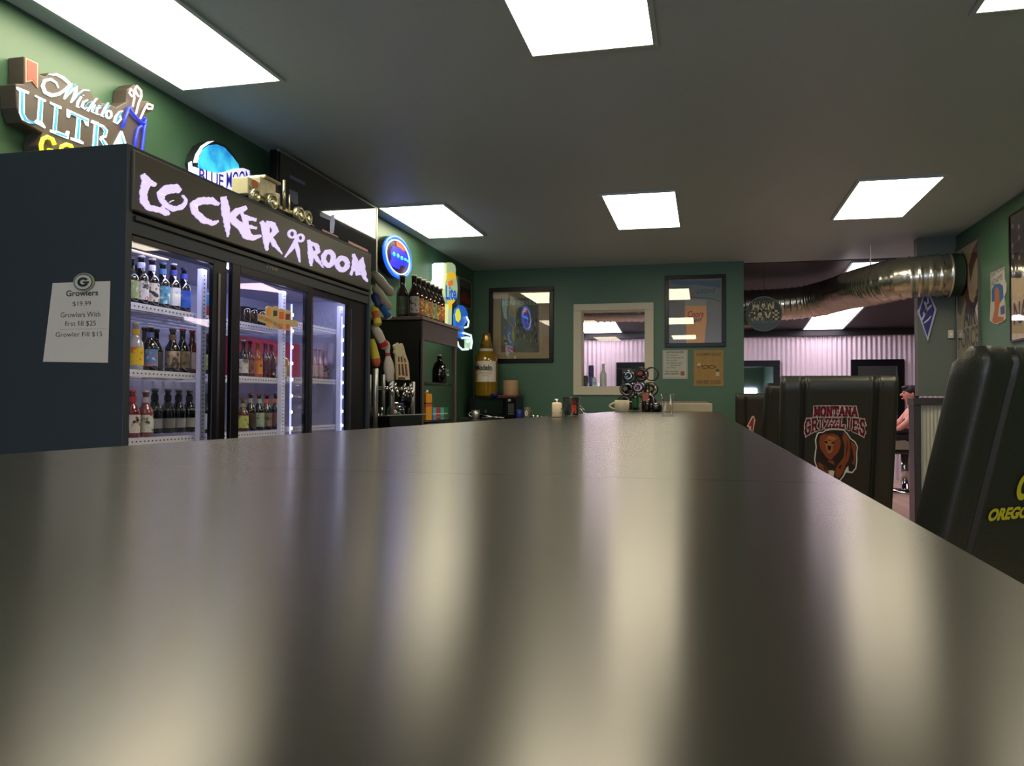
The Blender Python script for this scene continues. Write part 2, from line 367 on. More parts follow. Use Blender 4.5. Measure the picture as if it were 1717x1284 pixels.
hd = obj('header_sign', MB().box(-2.05, FX+.012, 2.397, 4.44, 1.772, 1.985), mat('header_panel', (68, 66, 62), .4, spec=.4, noise=.05), fr, bevel=.006)
obj('rail', MB().box(FX-.01, FX+.008, 2.42, 4.43, 1.742, 1.760), M_black, fr, bevel=.002)
LC = mat('lit_lilac_lettering', (222, 208, 250), .5, emit=.72, ecol=(222, 206, 255), noise=.0)
HL = [([(2.43,1.902),(2.431,1.897),(2.432,1.892),(2.435,1.889),(2.438,1.884),(2.436,1.879),(2.435,1.879),(2.437,1.881),(2.435,1.876),(2.435,1.871),(2.43,1.865),(2.433,1.86),(2.432,1.856),(2.427,1.849),(2.426,1.842),(2.427,1.835),(2.429,1.83),(2.43,1.825),(2.427,1.819),(2.429,1.814),(2.43,1.805),(2.441,1.801),(2.446,1.797),(2.452,1.796),(2.456,1.791),(2.465,1.788),(2.48,1.788),(2.488,1.789),(2.496,1.792),(2.504,1.791),(2.513,1.791),(2.52,1.792),(2.528,1.794),(2.534,1.795),(2.539,1.793),(2.548,1.793),(2.555,1.791),(2.561,1.79),(2.569,1.791)],[(2.45,1.915),(2.452,1.911),(2.462,1.909),(2.466,1.908),(2.47,1.906),(2.478,1.903),(2.482,1.895),(2.484,1.884),(2.479,1.879),(2.477,1.873),(2.473,1.868),(2.47,1.862),(2.467,1.857),(2.465,1.852),(2.466,1.85),(2.462,1.845),(2.462,1.84),(2.464,1.835),(2.465,1.83),(2.465,1.824),(2.464,1.823),(2.468,1.823),(2.473,1.819),(2.475,1.814),(2.48,1.81),(2.482,1.809),(2.486,1.81),(2.493,1.811),(2.502,1.813),(2.51,1.812),(2.518,1.813),(2.527,1.813),(2.536,1.813),(2.545,1.815),(2.552,1.813),(2.56,1.814),(2.567,1.814),(2.574,1.813),(2.582,1.813)]),([(2.454,1.875),(2.462,1.876),(2.469,1.877),(2.476,1.879),(2.484,1.879),(2.491,1.879),(2.5,1.88),(2.507,1.883)],[(2.466,1.901),(2.473,1.902),(2.479,1.901),(2.486,1.9),(2.494,1.898),(2.501,1.897),(2.507,1.897),(2.514,1.895)]),([(2.656,1.91),(2.651,1.914),(2.644,1.916),(2.64,1.921),(2.627,1.924),(2.61,1.917),(2.602,1.915),(2.594,1.914),(2.586,1.91),(2.578,1.908),(2.563,1.903),(2.551,1.895),(2.544,1.888),(2.538,1.884),(2.533,1.878),(2.517,1.864),(2.52,1.852),(2.523,1.848),(2.524,1.844),(2.528,1.84),(2.533,1.834),(2.541,1.83),(2.548,1.827),(2.551,1.823),(2.559,1.821),(2.568,1.82),(2.577,1.819),(2.586,1.817),(2.595,1.816),(2.607,1.815),(2.621,1.821),(2.629,1.825),(2.638,1.828),(2.647,1.83),(2.661,1.836),(2.67,1.844),(2.677,1.85),(2.682,1.857),(2.688,1.864),(2.69,1.874),(2.691,1.88),(2.684,1.886),(2.677,1.888),(2.672,1.892),(2.662,1.892)],[(2.639,1.892),(2.633,1.89),(2.624,1.891),(2.616,1.89),(2.615,1.888),(2.616,1.887),(2.607,1.883),(2.599,1.882),(2.591,1.879),(2.583,1.875),(2.583,1.876),(2.581,1.874),(2.574,1.872),(2.564,1.865),(2.558,1.861),(2.557,1.863),(2.559,1.867),(2.555,1.86),(2.56,1.856),(2.555,1.85),(2.554,1.848),(2.559,1.848),(2.566,1.846),(2.571,1.842),(2.58,1.839),(2.581,1.837),(2.587,1.837),(2.598,1.838),(2.607,1.836),(2.611,1.838),(2.616,1.839),(2.625,1.84),(2.634,1.843),(2.643,1.849),(2.647,1.848),(2.649,1.852),(2.659,1.856),(2.664,1.862),(2.67,1.865),(2.671,1.869),(2.674,1.875),(2.674,1.879),(2.669,1.88),(2.662,1.883),(2.657,1.888)]),([(2.587,1.843),(2.595,1.85),(2.604,1.854),(2.611,1.857)],[(2.587,1.847),(2.592,1.85),(2.601,1.856),(2.61,1.86)]),([(2.531,1.806),(2.539,1.805),(2.544,1.802),(2.551,1.801),(2.56,1.801),(2.565,1.797),(2.574,1.797),(2.58,1.795)],[(2.545,1.823),(2.554,1.819),(2.558,1.817),(2.566,1.814),(2.572,1.814),(2.578,1.811),(2.585,1.809),(2.59,1.804)]),([(2.901,1.918),(2.894,1.921),(2.885,1.921),(2.879,1.923),(2.87,1.925),(2.864,1.928),(2.851,1.931),(2.835,1.924),(2.825,1.925),(2.815,1.92),(2.805,1.918),(2.795,1.918),(2.785,1.913),(2.77,1.909),(2.757,1.905),(2.749,1.898),(2.742,1.893),(2.733,1.89),(2.726,1.885),(2.709,1.871),(2.71,1.858),(2.714,1.853),(2.714,1.847),(2.718,1.842),(2.722,1.834),(2.733,1.831),(2.741,1.829),(2.743,1.825),(2.752,1.823),(2.758,1.821),(2.767,1.82),(2.771,1.816),(2.781,1.812),(2.794,1.812),(2.802,1.812),(2.811,1.816),(2.821,1.816),(2.83,1.817),(2.839,1.815),(2.853,1.816),(2.868,1.823),(2.878,1.828),(2.886,1.835),(2.896,1.841)],[(2.891,1.906),(2.881,1.905),(2.873,1.902),(2.862,1.902),(2.853,1.902),(2.846,1.9),(2.841,1.902),(2.836,1.899),(2.826,1.896),(2.816,1.892),(2.805,1.892),(2.796,1.888),(2.786,1.886),(2.782,1.886),(2.78,1.883),(2.77,1.878),(2.762,1.875),(2.754,1.87),(2.744,1.865),(2.745,1.87),(2.753,1.874),(2.755,1.869),(2.755,1.863),(2.758,1.858),(2.758,1.856),(2.758,1.854),(2.765,1.852),(2.773,1.85),(2.781,1.849),(2.787,1.847),(2.793,1.843),(2.8,1.841),(2.802,1.84),(2.806,1.84),(2.817,1.837),(2.824,1.839),(2.832,1.836),(2.842,1.838),(2.85,1.836),(2.852,1.834),(2.858,1.835),(2.868,1.841),(2.881,1.842),(2.891,1.848)]),([(2.909,1.946),(2.909,1.94),(2.909,1.934),(2.913,1.929),(2.908,1.922),(2.914,1.918),(2.914,1.912),(2.913,1.906),(2.913,1.901),(2.912,1.895),(2.918,1.89),(2.917,1.884),(2.917,1.877),(2.919,1.872),(2.927,1.867),(2.929,1.861),(2.931,1.856),(2.929,1.849),(2.935,1.844),(2.938,1.839),(2.935,1.832),(2.942,1.827),(2.946,1.822),(2.944,1.815),(2.953,1.811),(2.954,1.804),(2.956,1.798),(2.957,1.792)],[(2.948,1.959),(2.946,1.953),(2.948,1.948),(2.955,1.944),(2.958,1.939),(2.96,1.934),(2.959,1.928),(2.966,1.924),(2.968,1.919),(2.972,1.913),(2.969,1.905),(2.974,1.9),(2.969,1.893),(2.977,1.888),(2.976,1.882),(2.979,1.876),(2.973,1.868),(2.976,1.862),(2.973,1.855),(2.973,1.849),(2.974,1.843),(2.978,1.837),(2.974,1.829),(2.972,1.822),(2.97,1.815),(2.973,1.809),(2.966,1.801),(2.965,1.794)]),([(3.09,1.955),(3.081,1.95),(3.068,1.946),(3.06,1.941),(3.05,1.938),(3.039,1.932),(3.029,1.93),(3.016,1.925),(3.006,1.917),(2.994,1.908),(2.988,1.904),(2.981,1.897),(2.971,1.893),(2.965,1.888),(2.959,1.882),(2.953,1.878)],[(3.104,1.944),(3.093,1.935),(3.085,1.93),(3.074,1.924),(3.065,1.919),(3.058,1.917),(3.048,1.911),(3.037,1.904),(3.033,1.902),(3.026,1.895),(3.02,1.891),(3.013,1.884),(3.003,1.88),(2.994,1.875),(2.99,1.869),(2.98,1.864)]),([(2.953,1.864),(2.961,1.864),(2.966,1.862),(2.976,1.859),(2.985,1.858),(2.989,1.853),(2.996,1.851),(3.006,1.849),(3.014,1.848),(3.02,1.845),(3.029,1.843),(3.034,1.844),(3.039,1.84),(3.046,1.836),(3.052,1.832),(3.053,1.827),(3.065,1.824),(3.067,1.819),(3.078,1.811),(3.098,1.811),(3.108,1.811),(3.119,1.812),(3.131,1.814),(3.149,1.815),(3.167,1.821),(3.177,1.827),(3.188,1.832),(3.198,1.836),(3.209,1.842),(3.221,1.847)],[(2.98,1.892),(2.986,1.888),(2.996,1.887),(3.005,1.887),(3.01,1.885),(3.022,1.884),(3.028,1.882),(3.037,1.88),(3.045,1.877),(3.056,1.878),(3.061,1.875),(3.073,1.872),(3.085,1.867),(3.089,1.862),(3.095,1.859),(3.106,1.857),(3.113,1.853),(3.118,1.848),(3.118,1.847),(3.12,1.847),(3.13,1.844),(3.14,1.843),(3.149,1.841),(3.151,1.839),(3.157,1.839),(3.168,1.844),(3.18,1.846),(3.192,1.85),(3.203,1.853),(3.215,1.854)]),([(3.054,1.915),(3.056,1.91),(3.059,1.904),(3.064,1.9),(3.066,1.894),(3.068,1.889),(3.074,1.885),(3.071,1.879),(3.075,1.874),(3.077,1.868),(3.077,1.862),(3.084,1.856),(3.081,1.85),(3.082,1.843),(3.084,1.837),(3.084,1.83),(3.084,1.823),(3.087,1.817)],[(3.067,1.923),(3.073,1.919),(3.077,1.914),(3.086,1.91),(3.09,1.906),(3.093,1.902),(3.098,1.897),(3.111,1.894),(3.113,1.886),(3.112,1.879),(3.115,1.874),(3.12,1.868),(3.122,1.861),(3.127,1.855),(3.131,1.849),(3.134,1.843),(3.14,1.838),(3.142,1.831)]),([(3.072,1.898),(3.084,1.899),(3.095,1.895),(3.107,1.898),(3.119,1.896),(3.133,1.899),(3.147,1.903),(3.16,1.902),(3.172,1.903)],[(3.084,1.914),(3.096,1.916),(3.106,1.915),(3.117,1.915),(3.129,1.915),(3.139,1.916),(3.152,1.917),(3.165,1.917),(3.178,1.92)]),([(3.093,1.86),(3.105,1.861),(3.117,1.864),(3.128,1.865),(3.141,1.864),(3.154,1.867),(3.166,1.869),(3.178,1.87)],[(3.1,1.878),(3.111,1.879),(3.123,1.877),(3.135,1.881),(3.147,1.88),(3.159,1.879),(3.17,1.881),(3.182,1.883)]),([(3.206,1.909),(3.208,1.903),(3.216,1.899),(3.217,1.892),(3.221,1.885),(3.222,1.88),(3.222,1.877),(3.224,1.874),(3.227,1.867),(3.226,1.86),(3.234,1.855),(3.233,1.848),(3.233,1.841),(3.237,1.836),(3.238,1.83),(3.238,1.824),(3.244,1.819),(3.249,1.814),(3.249,1.808),(3.251,1.802),(3.258,1.797),(3.261,1.792)],[(3.231,1.922),(3.238,1.918),(3.248,1.915),(3.258,1.914),(3.262,1.909),(3.276,1.907),(3.287,1.901),(3.285,1.889),(3.286,1.882),(3.286,1.875),(3.289,1.869),(3.294,1.863),(3.292,1.855),(3.289,1.848),(3.287,1.841),(3.286,1.834),(3.281,1.827),(3.281,1.821),(3.277,1.814),(3.279,1.808),(3.28,1.802),(3.271,1.794)]),([(3.249,1.904),(3.26,1.905),(3.273,1.906),(3.284,1.903),(3.297,1.906),(3.301,1.905),(3.303,1.904),(3.31,1.898),(3.314,1.892),(3.322,1.894),(3.316,1.895),(3.308,1.887),(3.303,1.882),(3.293,1.875),(3.286,1.867)],[(3.262,1.928),(3.275,1.93),(3.288,1.93),(3.301,1.934),(3.313,1.933),(3.336,1.934),(3.342,1.923),(3.352,1.918),(3.358,1.911),(3.368,1.9),(3.345,1.885),(3.337,1.878),(3.328,1.872),(3.319,1.866),(3.305,1.86)]),([(3.261,1.862),(3.27,1.857),(3.278,1.855),(3.285,1.85),(3.291,1.846),(3.297,1.84),(3.306,1.836),(3.308,1.831),(3.315,1.824),(3.326,1.821),(3.337,1.821),(3.348,1.817),(3.358,1.814),(3.365,1.811),(3.381,1.808),(3.39,1.805),(3.4,1.801)],[(3.294,1.879),(3.299,1.874),(3.306,1.869),(3.313,1.865),(3.319,1.861),(3.33,1.857),(3.337,1.852),(3.345,1.849),(3.346,1.843),(3.353,1.838),(3.363,1.833),(3.366,1.829),(3.378,1.826),(3.38,1.819),(3.389,1.814),(3.399,1.81),(3.402,1.804)]),([(3.642,1.916),(3.649,1.91),(3.647,1.903),(3.652,1.897),(3.652,1.89),(3.65,1.883),(3.654,1.877),(3.654,1.87),(3.655,1.863),(3.648,1.856),(3.653,1.851),(3.656,1.845),(3.659,1.838),(3.658,1.831),(3.666,1.826),(3.668,1.819),(3.666,1.812),(3.67,1.805),(3.679,1.8),(3.679,1.793)],[(3.67,1.924),(3.677,1.919),(3.677,1.912),(3.687,1.907),(3.691,1.901),(3.695,1.896),(3.692,1.888),(3.7,1.883),(3.702,1.877),(3.71,1.87),(3.707,1.862),(3.706,1.854),(3.704,1.847),(3.711,1.841),(3.706,1.833),(3.707,1.826),(3.703,1.818),(3.7,1.811),(3.694,1.803),(3.699,1.796)]),([(3.66,1.898),(3.675,1.897),(3.688,1.899),(3.703,1.899),(3.72,1.899),(3.723,1.896),(3.726,1.895),(3.734,1.888),(3.735,1.882),(3.744,1.883),(3.733,1.881),(3.717,1.876),(3.704,1.868),(3.685,1.862)],[(3.672,1.917),(3.689,1.918),(3.701,1.917),(3.72,1.917),(3.737,1.92),(3.756,1.917),(3.774,1.909),(3.769,1.902),(3.776,1.895),(3.783,1.882),(3.756,1.867),(3.737,1.861),(3.721,1.857),(3.703,1.849)]),([(3.68,1.858),(3.695,1.854),(3.698,1.849),(3.709,1.843),(3.717,1.84),(3.729,1.836),(3.733,1.829),(3.747,1.826),(3.761,1.823),(3.774,1.82),(3.786,1.817),(3.793,1.813),(3.801,1.81),(3.818,1.807)],[(3.715,1.875),(3.728,1.869),(3.739,1.865),(3.744,1.861),(3.754,1.856),(3.762,1.851),(3.77,1.846),(3.772,1.841),(3.786,1.837),(3.791,1.83),(3.794,1.826),(3.806,1.821),(3.814,1.815),(3.823,1.81)]),([(4.168,1.942),(4.172,1.935),(4.177,1.927),(4.179,1.919),(4.173,1.909),(4.169,1.9),(4.167,1.892),(4.172,1.887),(4.17,1.882),(4.164,1.872),(4.158,1.863),(4.164,1.856),(4.156,1.847),(4.147,1.838),(4.143,1.829),(4.142,1.822)],[(4.202,1.95),(4.202,1.941),(4.204,1.934),(4.215,1.927),(4.216,1.919),(4.225,1.913),(4.231,1.905),(4.231,1.894),(4.224,1.883),(4.21,1.873),(4.2,1.865),(4.197,1.855),(4.185,1.847),(4.176,1.839),(4.174,1.831),(4.162,1.82)]),([(4.165,1.931),(4.175,1.925),(4.18,1.917),(4.18,1.908),(4.182,1.9),(4.189,1.893),(4.186,1.885),(4.193,1.878),(4.2,1.87),(4.201,1.862),(4.203,1.854),(4.218,1.847),(4.218,1.838),(4.223,1.83)],[(4.207,1.945),(4.213,1.937),(4.228,1.932),(4.238,1.924),(4.242,1.917),(4.241,1.909),(4.252,1.902),(4.267,1.896),(4.258,1.884),(4.271,1.878),(4.272,1.869),(4.266,1.858),(4.28,1.851),(4.279,1.843)]),([(4.259,1.841),(4.27,1.851),(4.267,1.859),(4.269,1.867),(4.283,1.878),(4.281,1.886),(4.29,1.896),(4.288,1.904),(4.296,1.911),(4.296,1.919),(4.307,1.927),(4.316,1.937),(4.32,1.947)],[(4.212,1.838),(4.226,1.849),(4.225,1.857),(4.224,1.865),(4.228,1.873),(4.241,1.884),(4.239,1.891),(4.244,1.9),(4.254,1.913),(4.261,1.92),(4.278,1.93),(4.296,1.941),(4.306,1.949)]),([(4.267,1.927),(4.276,1.919),(4.269,1.909),(4.265,1.9),(4.266,1.892),(4.277,1.884),(4.275,1.875),(4.277,1.865),(4.29,1.858),(4.288,1.849),(4.297,1.842),(4.311,1.836),(4.32,1.827),(4.342,1.822),(4.357,1.82),(4.372,1.815)],[(4.312,1.937),(4.324,1.93),(4.327,1.922),(4.335,1.915),(4.341,1.907),(4.344,1.899),(4.338,1.889),(4.344,1.882),(4.352,1.876),(4.36,1.867),(4.364,1.859),(4.356,1.848),(4.358,1.841),(4.376,1.835),(4.383,1.831),(4.384,1.819)])] + [([(3.908,1.873),(3.901,1.863),(3.897,1.855),(3.897,1.85),(3.884,1.843),(3.88,1.841),(3.876,1.84),(3.868,1.843),(3.859,1.843),(3.859,1.849),(3.845,1.853),(3.843,1.86),(3.849,1.869),(3.852,1.875),(3.861,1.882),(3.866,1.887),(3.873,1.888),(3.88,1.889),(3.884,1.891),(3.892,1.889),(3.905,1.886),(3.906,1.879),(3.91,1.871)],[(3.956,1.879),(3.955,1.867),(3.946,1.852),(3.937,1.841),(3.917,1.831),(3.892,1.819),(3.864,1.815),(3.843,1.819),(3.819,1.822),(3.81,1.83),(3.798,1.84),(3.8,1.853),(3.794,1.864),(3.809,1.878),(3.824,1.89),(3.837,1.903),(3.864,1.909),(3.89,1.916),(3.912,1.917),(3.933,1.912),(3.952,1.904),(3.958,1.893),(3.964,1.883)]),([(4.08,1.873),(4.076,1.865),(4.07,1.859),(4.062,1.853),(4.055,1.848),(4.048,1.849),(4.038,1.844),(4.027,1.846),(4.021,1.849),(4.014,1.85),(4.012,1.854),(4.005,1.859),(4.003,1.865),(4.012,1.87),(4.02,1.877),(4.025,1.878),(4.036,1.882),(4.046,1.884),(4.054,1.883),(4.062,1.883),(4.067,1.881),(4.079,1.877),(4.08,1.87)],[(4.132,1.879),(4.134,1.869),(4.125,1.855),(4.103,1.843),(4.084,1.832),(4.056,1.822),(4.029,1.818),(4.006,1.818),(3.985,1.824),(3.968,1.829),(3.959,1.839),(3.951,1.85),(3.955,1.863),(3.964,1.876),(3.983,1.886),(4.0,1.899),(4.028,1.908),(4.055,1.911),(4.08,1.912),(4.103,1.909),(4.118,1.902),(4.131,1.893),(4.139,1.884)])] + [([(3.514,1.92),(3.513,1.916),(3.51,1.912),(3.506,1.908),(3.501,1.906),(3.495,1.903),(3.489,1.902),(3.484,1.902),(3.478,1.903),(3.474,1.905),(3.471,1.907),(3.47,1.911),(3.471,1.914),(3.474,1.918),(3.478,1.922),(3.483,1.925),(3.489,1.927),(3.495,1.928),(3.501,1.928),(3.506,1.928),(3.51,1.926),(3.513,1.923),(3.514,1.919)],[(3.535,1.923),(3.533,1.917),(3.528,1.91),(3.521,1.904),(3.51,1.898),(3.499,1.894),(3.486,1.892),(3.475,1.891),(3.465,1.893),(3.457,1.896),(3.452,1.901),(3.45,1.906),(3.452,1.913),(3.456,1.92),(3.464,1.926),(3.474,1.932),(3.485,1.936),(3.498,1.939),(3.51,1.939),(3.52,1.938),(3.528,1.935),(3.533,1.93),(3.535,1.925)]),([(3.594,1.917),(3.593,1.913),(3.591,1.91),(3.587,1.907),(3.582,1.904),(3.577,1.902),(3.572,1.901),(3.567,1.901),(3.562,1.902),(3.558,1.903),(3.556,1.906),(3.555,1.909),(3.555,1.912),(3.558,1.916),(3.562,1.919),(3.566,1.921),(3.571,1.923),(3.577,1.924),(3.582,1.924),(3.587,1.924),(3.591,1.922),(3.593,1.92),(3.594,1.916)],[(3.616,1.92),(3.614,1.915),(3.61,1.908),(3.602,1.902),(3.592,1.897),(3.581,1.892),(3.569,1.89),(3.557,1.89),(3.548,1.891),(3.54,1.894),(3.535,1.899),(3.534,1.904),(3.535,1.911),(3.54,1.917),(3.547,1.923),(3.557,1.929),(3.568,1.933),(3.58,1.935),(3.591,1.936),(3.601,1.934),(3.609,1.931),(3.614,1.927),(3.616,1.922)]),([(3.528,1.906),(3.519,1.895),(3.51,1.885),(3.501,1.874),(3.492,1.864),(3.483,1.854),(3.474,1.844),(3.464,1.834),(3.454,1.823),(3.444,1.813),(3.434,1.803),(3.424,1.792)],[(3.56,1.904),(3.551,1.893),(3.541,1.883),(3.532,1.872),(3.523,1.861),(3.513,1.85),(3.498,1.839),(3.485,1.829),(3.471,1.82),(3.457,1.81),(3.444,1.801),(3.431,1.791)]),([(3.508,1.885),(3.513,1.876),(3.518,1.867),(3.523,1.859),(3.528,1.85),(3.533,1.842),(3.538,1.834),(3.544,1.825),(3.549,1.817),(3.555,1.809),(3.561,1.8),(3.567,1.792)],[(3.539,1.895),(3.545,1.887),(3.551,1.878),(3.556,1.87),(3.562,1.861),(3.568,1.852),(3.569,1.842),(3.57,1.832),(3.572,1.823),(3.573,1.813),(3.574,1.803),(3.576,1.794)])]
for ids in ((0, 1), (2, 3, 4), (5,), (6, 7, 8), (9, 10, 11), (12, 13, 14), (15, 16, 17), (22,), (23,), (18, 19, 20, 21), (24, 25, 26, 27)):
    hl = MB()
    for k in ids: hl.ribbon(HL[k], FX+.012, FX+.0165 + .0002*k/10)
    obj('scissors' if ids[0] == 24 else 'letter', hl, LC, hd)
text('maker_plate', 'True', (-1.926,3.29,1.72), (0, 1, 0), (0, 0, 1), .10, .022, mat('brass_print', (150, 140, 110), .4), hd, depth=-.004, shear=.3)
# shelves, posts, light strips
M_shelf = mat('white_wire_shelf', (222, 224, 240), .4)
M_dot = mat('dark_slot', (70, 72, 85), .6)
for z in (1.463, 1.217, .965):
    for y0, y1 in ((2.43, 3.03), (3.06, 3.66), (3.69, 4.29)):
        zz = z + (.05 if (y0 > 3.6 and z > 1.4) else .012 if y0 > 3.6 else 0)
        sh = MB().box(-2.045, -2.035, y0, y1, zz-.012, zz+.014)
        for k in range(9): sh.box(-2.5, -2.045, y0+.01+k*(y1-y0-.03)/8, y0+.02+k*(y1-y0-.03)/8, zz-.006, zz)
        for k in range(5): sh.box(-2.46+.09*k, -2.454+.09*k, y0, y1, zz-.01, zz-.006)
        s_ = obj('shelf', sh, M_shelf, fr)
        d = MB()
        for k in range(26): d.box(-2.035, -2.0335, y0+.015+k*.0222, y0+.021+k*.0222, zz-.002, zz+.003)
        obj('ticket_slots', d, M_dot, s_)['kind'] = 'stuff'
for y in (2.945, 3.595, 4.24):
    p = obj('shelf_post', MB().box(-2.032, -2.01, y-.018, y+.018, .2, 1.66), M_shelf, fr, bevel=.002)
    d = MB()
    for k in range(44): d.box(-2.01, -2.009, y-.004, y+.004, .9+k*.017, .905+k*.017)
    obj('post_slots', d, M_dot, p)['kind'] = 'stuff'
M_led = emis('fridge_led_dot', (235, 238, 255), 14); M_ledb = emis('fridge_led_bar', (196, 200, 255), 7)
for y, lw_ in ((2.417, .004), (3.045, .004), (3.640, .0025), (4.212, .005)):
    m_ = MB().box(-1.998, -1.990, y-lw_, y+lw_, .2, 1.60)
    st = obj('light_strip', m_, mat('led_strip_base', (190, 195, 235), .4, emit=1.3, ecol=(180, 186, 255), noise=0), fr)
    d = MB()
    for k in range(17): d.box(-1.990, -1.984, y-lw_, y+lw_, .26+k*.08, .272+k*.08)
    obj('light_dots', d, M_led, st)['kind'] = 'stuff'
obj('hidden_fill_light', MB().box(-1.992, -1.970, 2.43, 4.32, 1.684, 1.694), mat('cool_fill_glow', (230, 232, 255), .4, emit=26, ecol=(205, 208, 255), noise=0), fr)  # unseen lamp added behind the header to brighten the fridge inside
obj('top_light', MB().box(-2.02, -2.0, 2.43, 2.7, 1.655, 1.659), mat('warm_led_bar', (255, 225, 205), .4, emit=.55, noise=0), fr)
# three sliding doors: black frames with clear panes
for (y0, y1, g0, g1, x, lb) in ((2.409, 3.0, 2.425, 2.905, -1.962, 1), (3.02, 3.74, 3.08, 3.683, -1.948, 2), (3.70, 4.436, 3.735, 4.185, -1.966, 3)):
    d = MB()
    for a in ((y0, g0, .2, 1.695), (g1, y1, .2, 1.695), (g0, g1, 1.66 if lb > 1 else 1.672, 1.695), (g0, g1, .14, .22)): d.box(x, x+.02, a[0], a[1], a[2], a[3])
    dd = obj('door', d, M_frame, fr, bevel=.002)
    obj('pane', MB().box(x+.008, x+.012, g0, g1, .22, 1.672), M_glass, dd)
    obj('handle', MB().box(x+.02, x+.024, (g1+.03), (g1+.045), .5, 1.64), mat('dark_chrome', (120, 118, 118), .25, metal=1), dd)

# ------------------------------------------------------------ bottles
BP = [(0, .85), (.015, 1), (.50, 1), (.58, .93), (.66, .62), (.74, .42), (.93, .37), (.935, .46), (.965, .46)]
def artmat(lab, cells):
    key = 'label_art_' + '_'.join('%02x%02x%02x' % c for c in (lab, *cells))
    if key in MATS: return MATS[key]
    m = bpy.data.materials.new(key); m.use_nodes = True; nt = m.node_tree; b = nt.nodes['Principled BSDF']; b.inputs['Roughness'].default_value = .5
    tc = nt.nodes.new('ShaderNodeTexCoord'); n = nt.nodes.new('ShaderNodeTexNoise'); n.inputs['Scale'].default_value = 42; n.inputs['Detail'].default_value = 2; n.noise_dimensions = '4D'; oi = nt.nodes.new('ShaderNodeObjectInfo'); mm_ = nt.nodes.new('ShaderNodeMath'); mm_.operation = 'MULTIPLY'; mm_.inputs[1].default_value = 60; nt.links.new(oi.outputs['Random'], mm_.inputs[0]); nt.links.new(mm_.outputs[0], n.inputs['W']); r = nt.nodes.new('ShaderNodeValToRGB')
    cr_ = r.color_ramp; cr_.interpolation = 'EASE'; cr_.elements[0].color = (*srgb(cells[0]), 1); cr_.elements[0].position = .36; cr_.elements[1].color = (*srgb(lab), 1); cr_.elements[1].position = .47
    if len(cells) > 1:
        e = cr_.elements.new(.58); e.color = (*srgb(lab), 1); e = cr_.elements.new(.66); e.color = (*srgb(cells[1]), 1)
    nt.links.new(tc.outputs['Object'], n.inputs['Vector']); nt.links.new(n.outputs[0], r.inputs[0]); nt.links.new(r.outputs[0], b.inputs['Base Color'])
    MATS[key] = m; return m
def arc(mb, c, r, z0, z1, a0, a1, n, m, cells=None, rd=None):
    rows = 8 if cells else 1
    for j in range(rows):
        for i in range(n):
            t0 = a0+(a1-a0)*i/n; t1 = a0+(a1-a0)*(i+1)/n; h0 = z0+(z1-z0)*j/rows; h1 = z0+(z1-z0)*(j+1)/rows
            mm = m
            if cells and 0 < i < n-1 and rd.random() < .4: mm = rd.choice(cells)
            v = [(c[0]+r*math.cos(t), c[1]+r*math.sin(t), c[2]+h) for t, h in ((t0, h0), (t1, h0), (t1, h1), (t0, h1))]
            mb.add(v, [(0, 1, 2, 3)], mm, True)
GLS = {}
def bglass(name, col, rough=.06):
    return mat(name, col, rough, spec=.8, noise=.02, coat=.6)
DARK = bglass('dark_brown_glass', (26, 17, 14)); AMB = bglass('amber_glass', (96, 48, 20)); GRN = bglass('green_glass', (14, 52, 34)); DGRN = bglass('deep_green_glass', (10, 26, 22))
RED = bglass('red_drink_glass', (112, 24, 32)); PINK = bglass('pale_pink_drink', (176, 140, 150)); ORA = bglass('orange_drink', (190, 96, 36)); GOLD = bglass('gold_drink', (196, 150, 70)); CLR = bglass('milky_clear_glass', (190, 190, 196))
MAR = bglass('maroon_drink', (80, 14, 34)); BLK = bglass('black_glass', (12, 12, 14))
def lm(c): return mat('print_%02x%02x%02x' % c, c, .5, noise=0)
def bottle(x, y, z, h, r, gm, lab, capc, desc, cells=(), group=None, neck=None, z0=.1, z1=.48, prof=None, wide=1.6, cat='bottle', face=None):
    t = thing('bottle', desc, cat, (x, y, z), group=group)
    P = prof or BP
    obj('body', MB().lathe((x, y, z+.0005), [(a*h, b*r) for a, b in P], 16), gm, t)
    top = P[-1]
    obj('cap', MB().lathe((x, y, z+top[0]*h), [(0, r*.48*(top[1]/.46)), (.035*h, r*.48*(top[1]/.46)), (.038*h, r*.3*(top[1]/.46))], 14), lm(capc), t)
    a = math.atan2(-y, -x) if face is None else face
    rd = random.Random(int((x*31+y*17)*1000))
    if lab:
        mb = MB(); arc(mb, (x, y, z), r*1.012, z0*h, z1*h, a-wide, a+wide, 12, 0)
        obj('label', mb, artmat(lab, cells) if cells else lm(lab), t)
    if neck:
        mb = MB(); arc(mb, (x, y, z), r*.50, .74*h, .86*h, a-1.6, a+1.6, 6, 0)
        obj('neck_label', mb, lm(neck), t)
    return t
ZA, ZB, ZC = 1.4775, 1.2315, .9795
W_ = (225, 222, 222); 
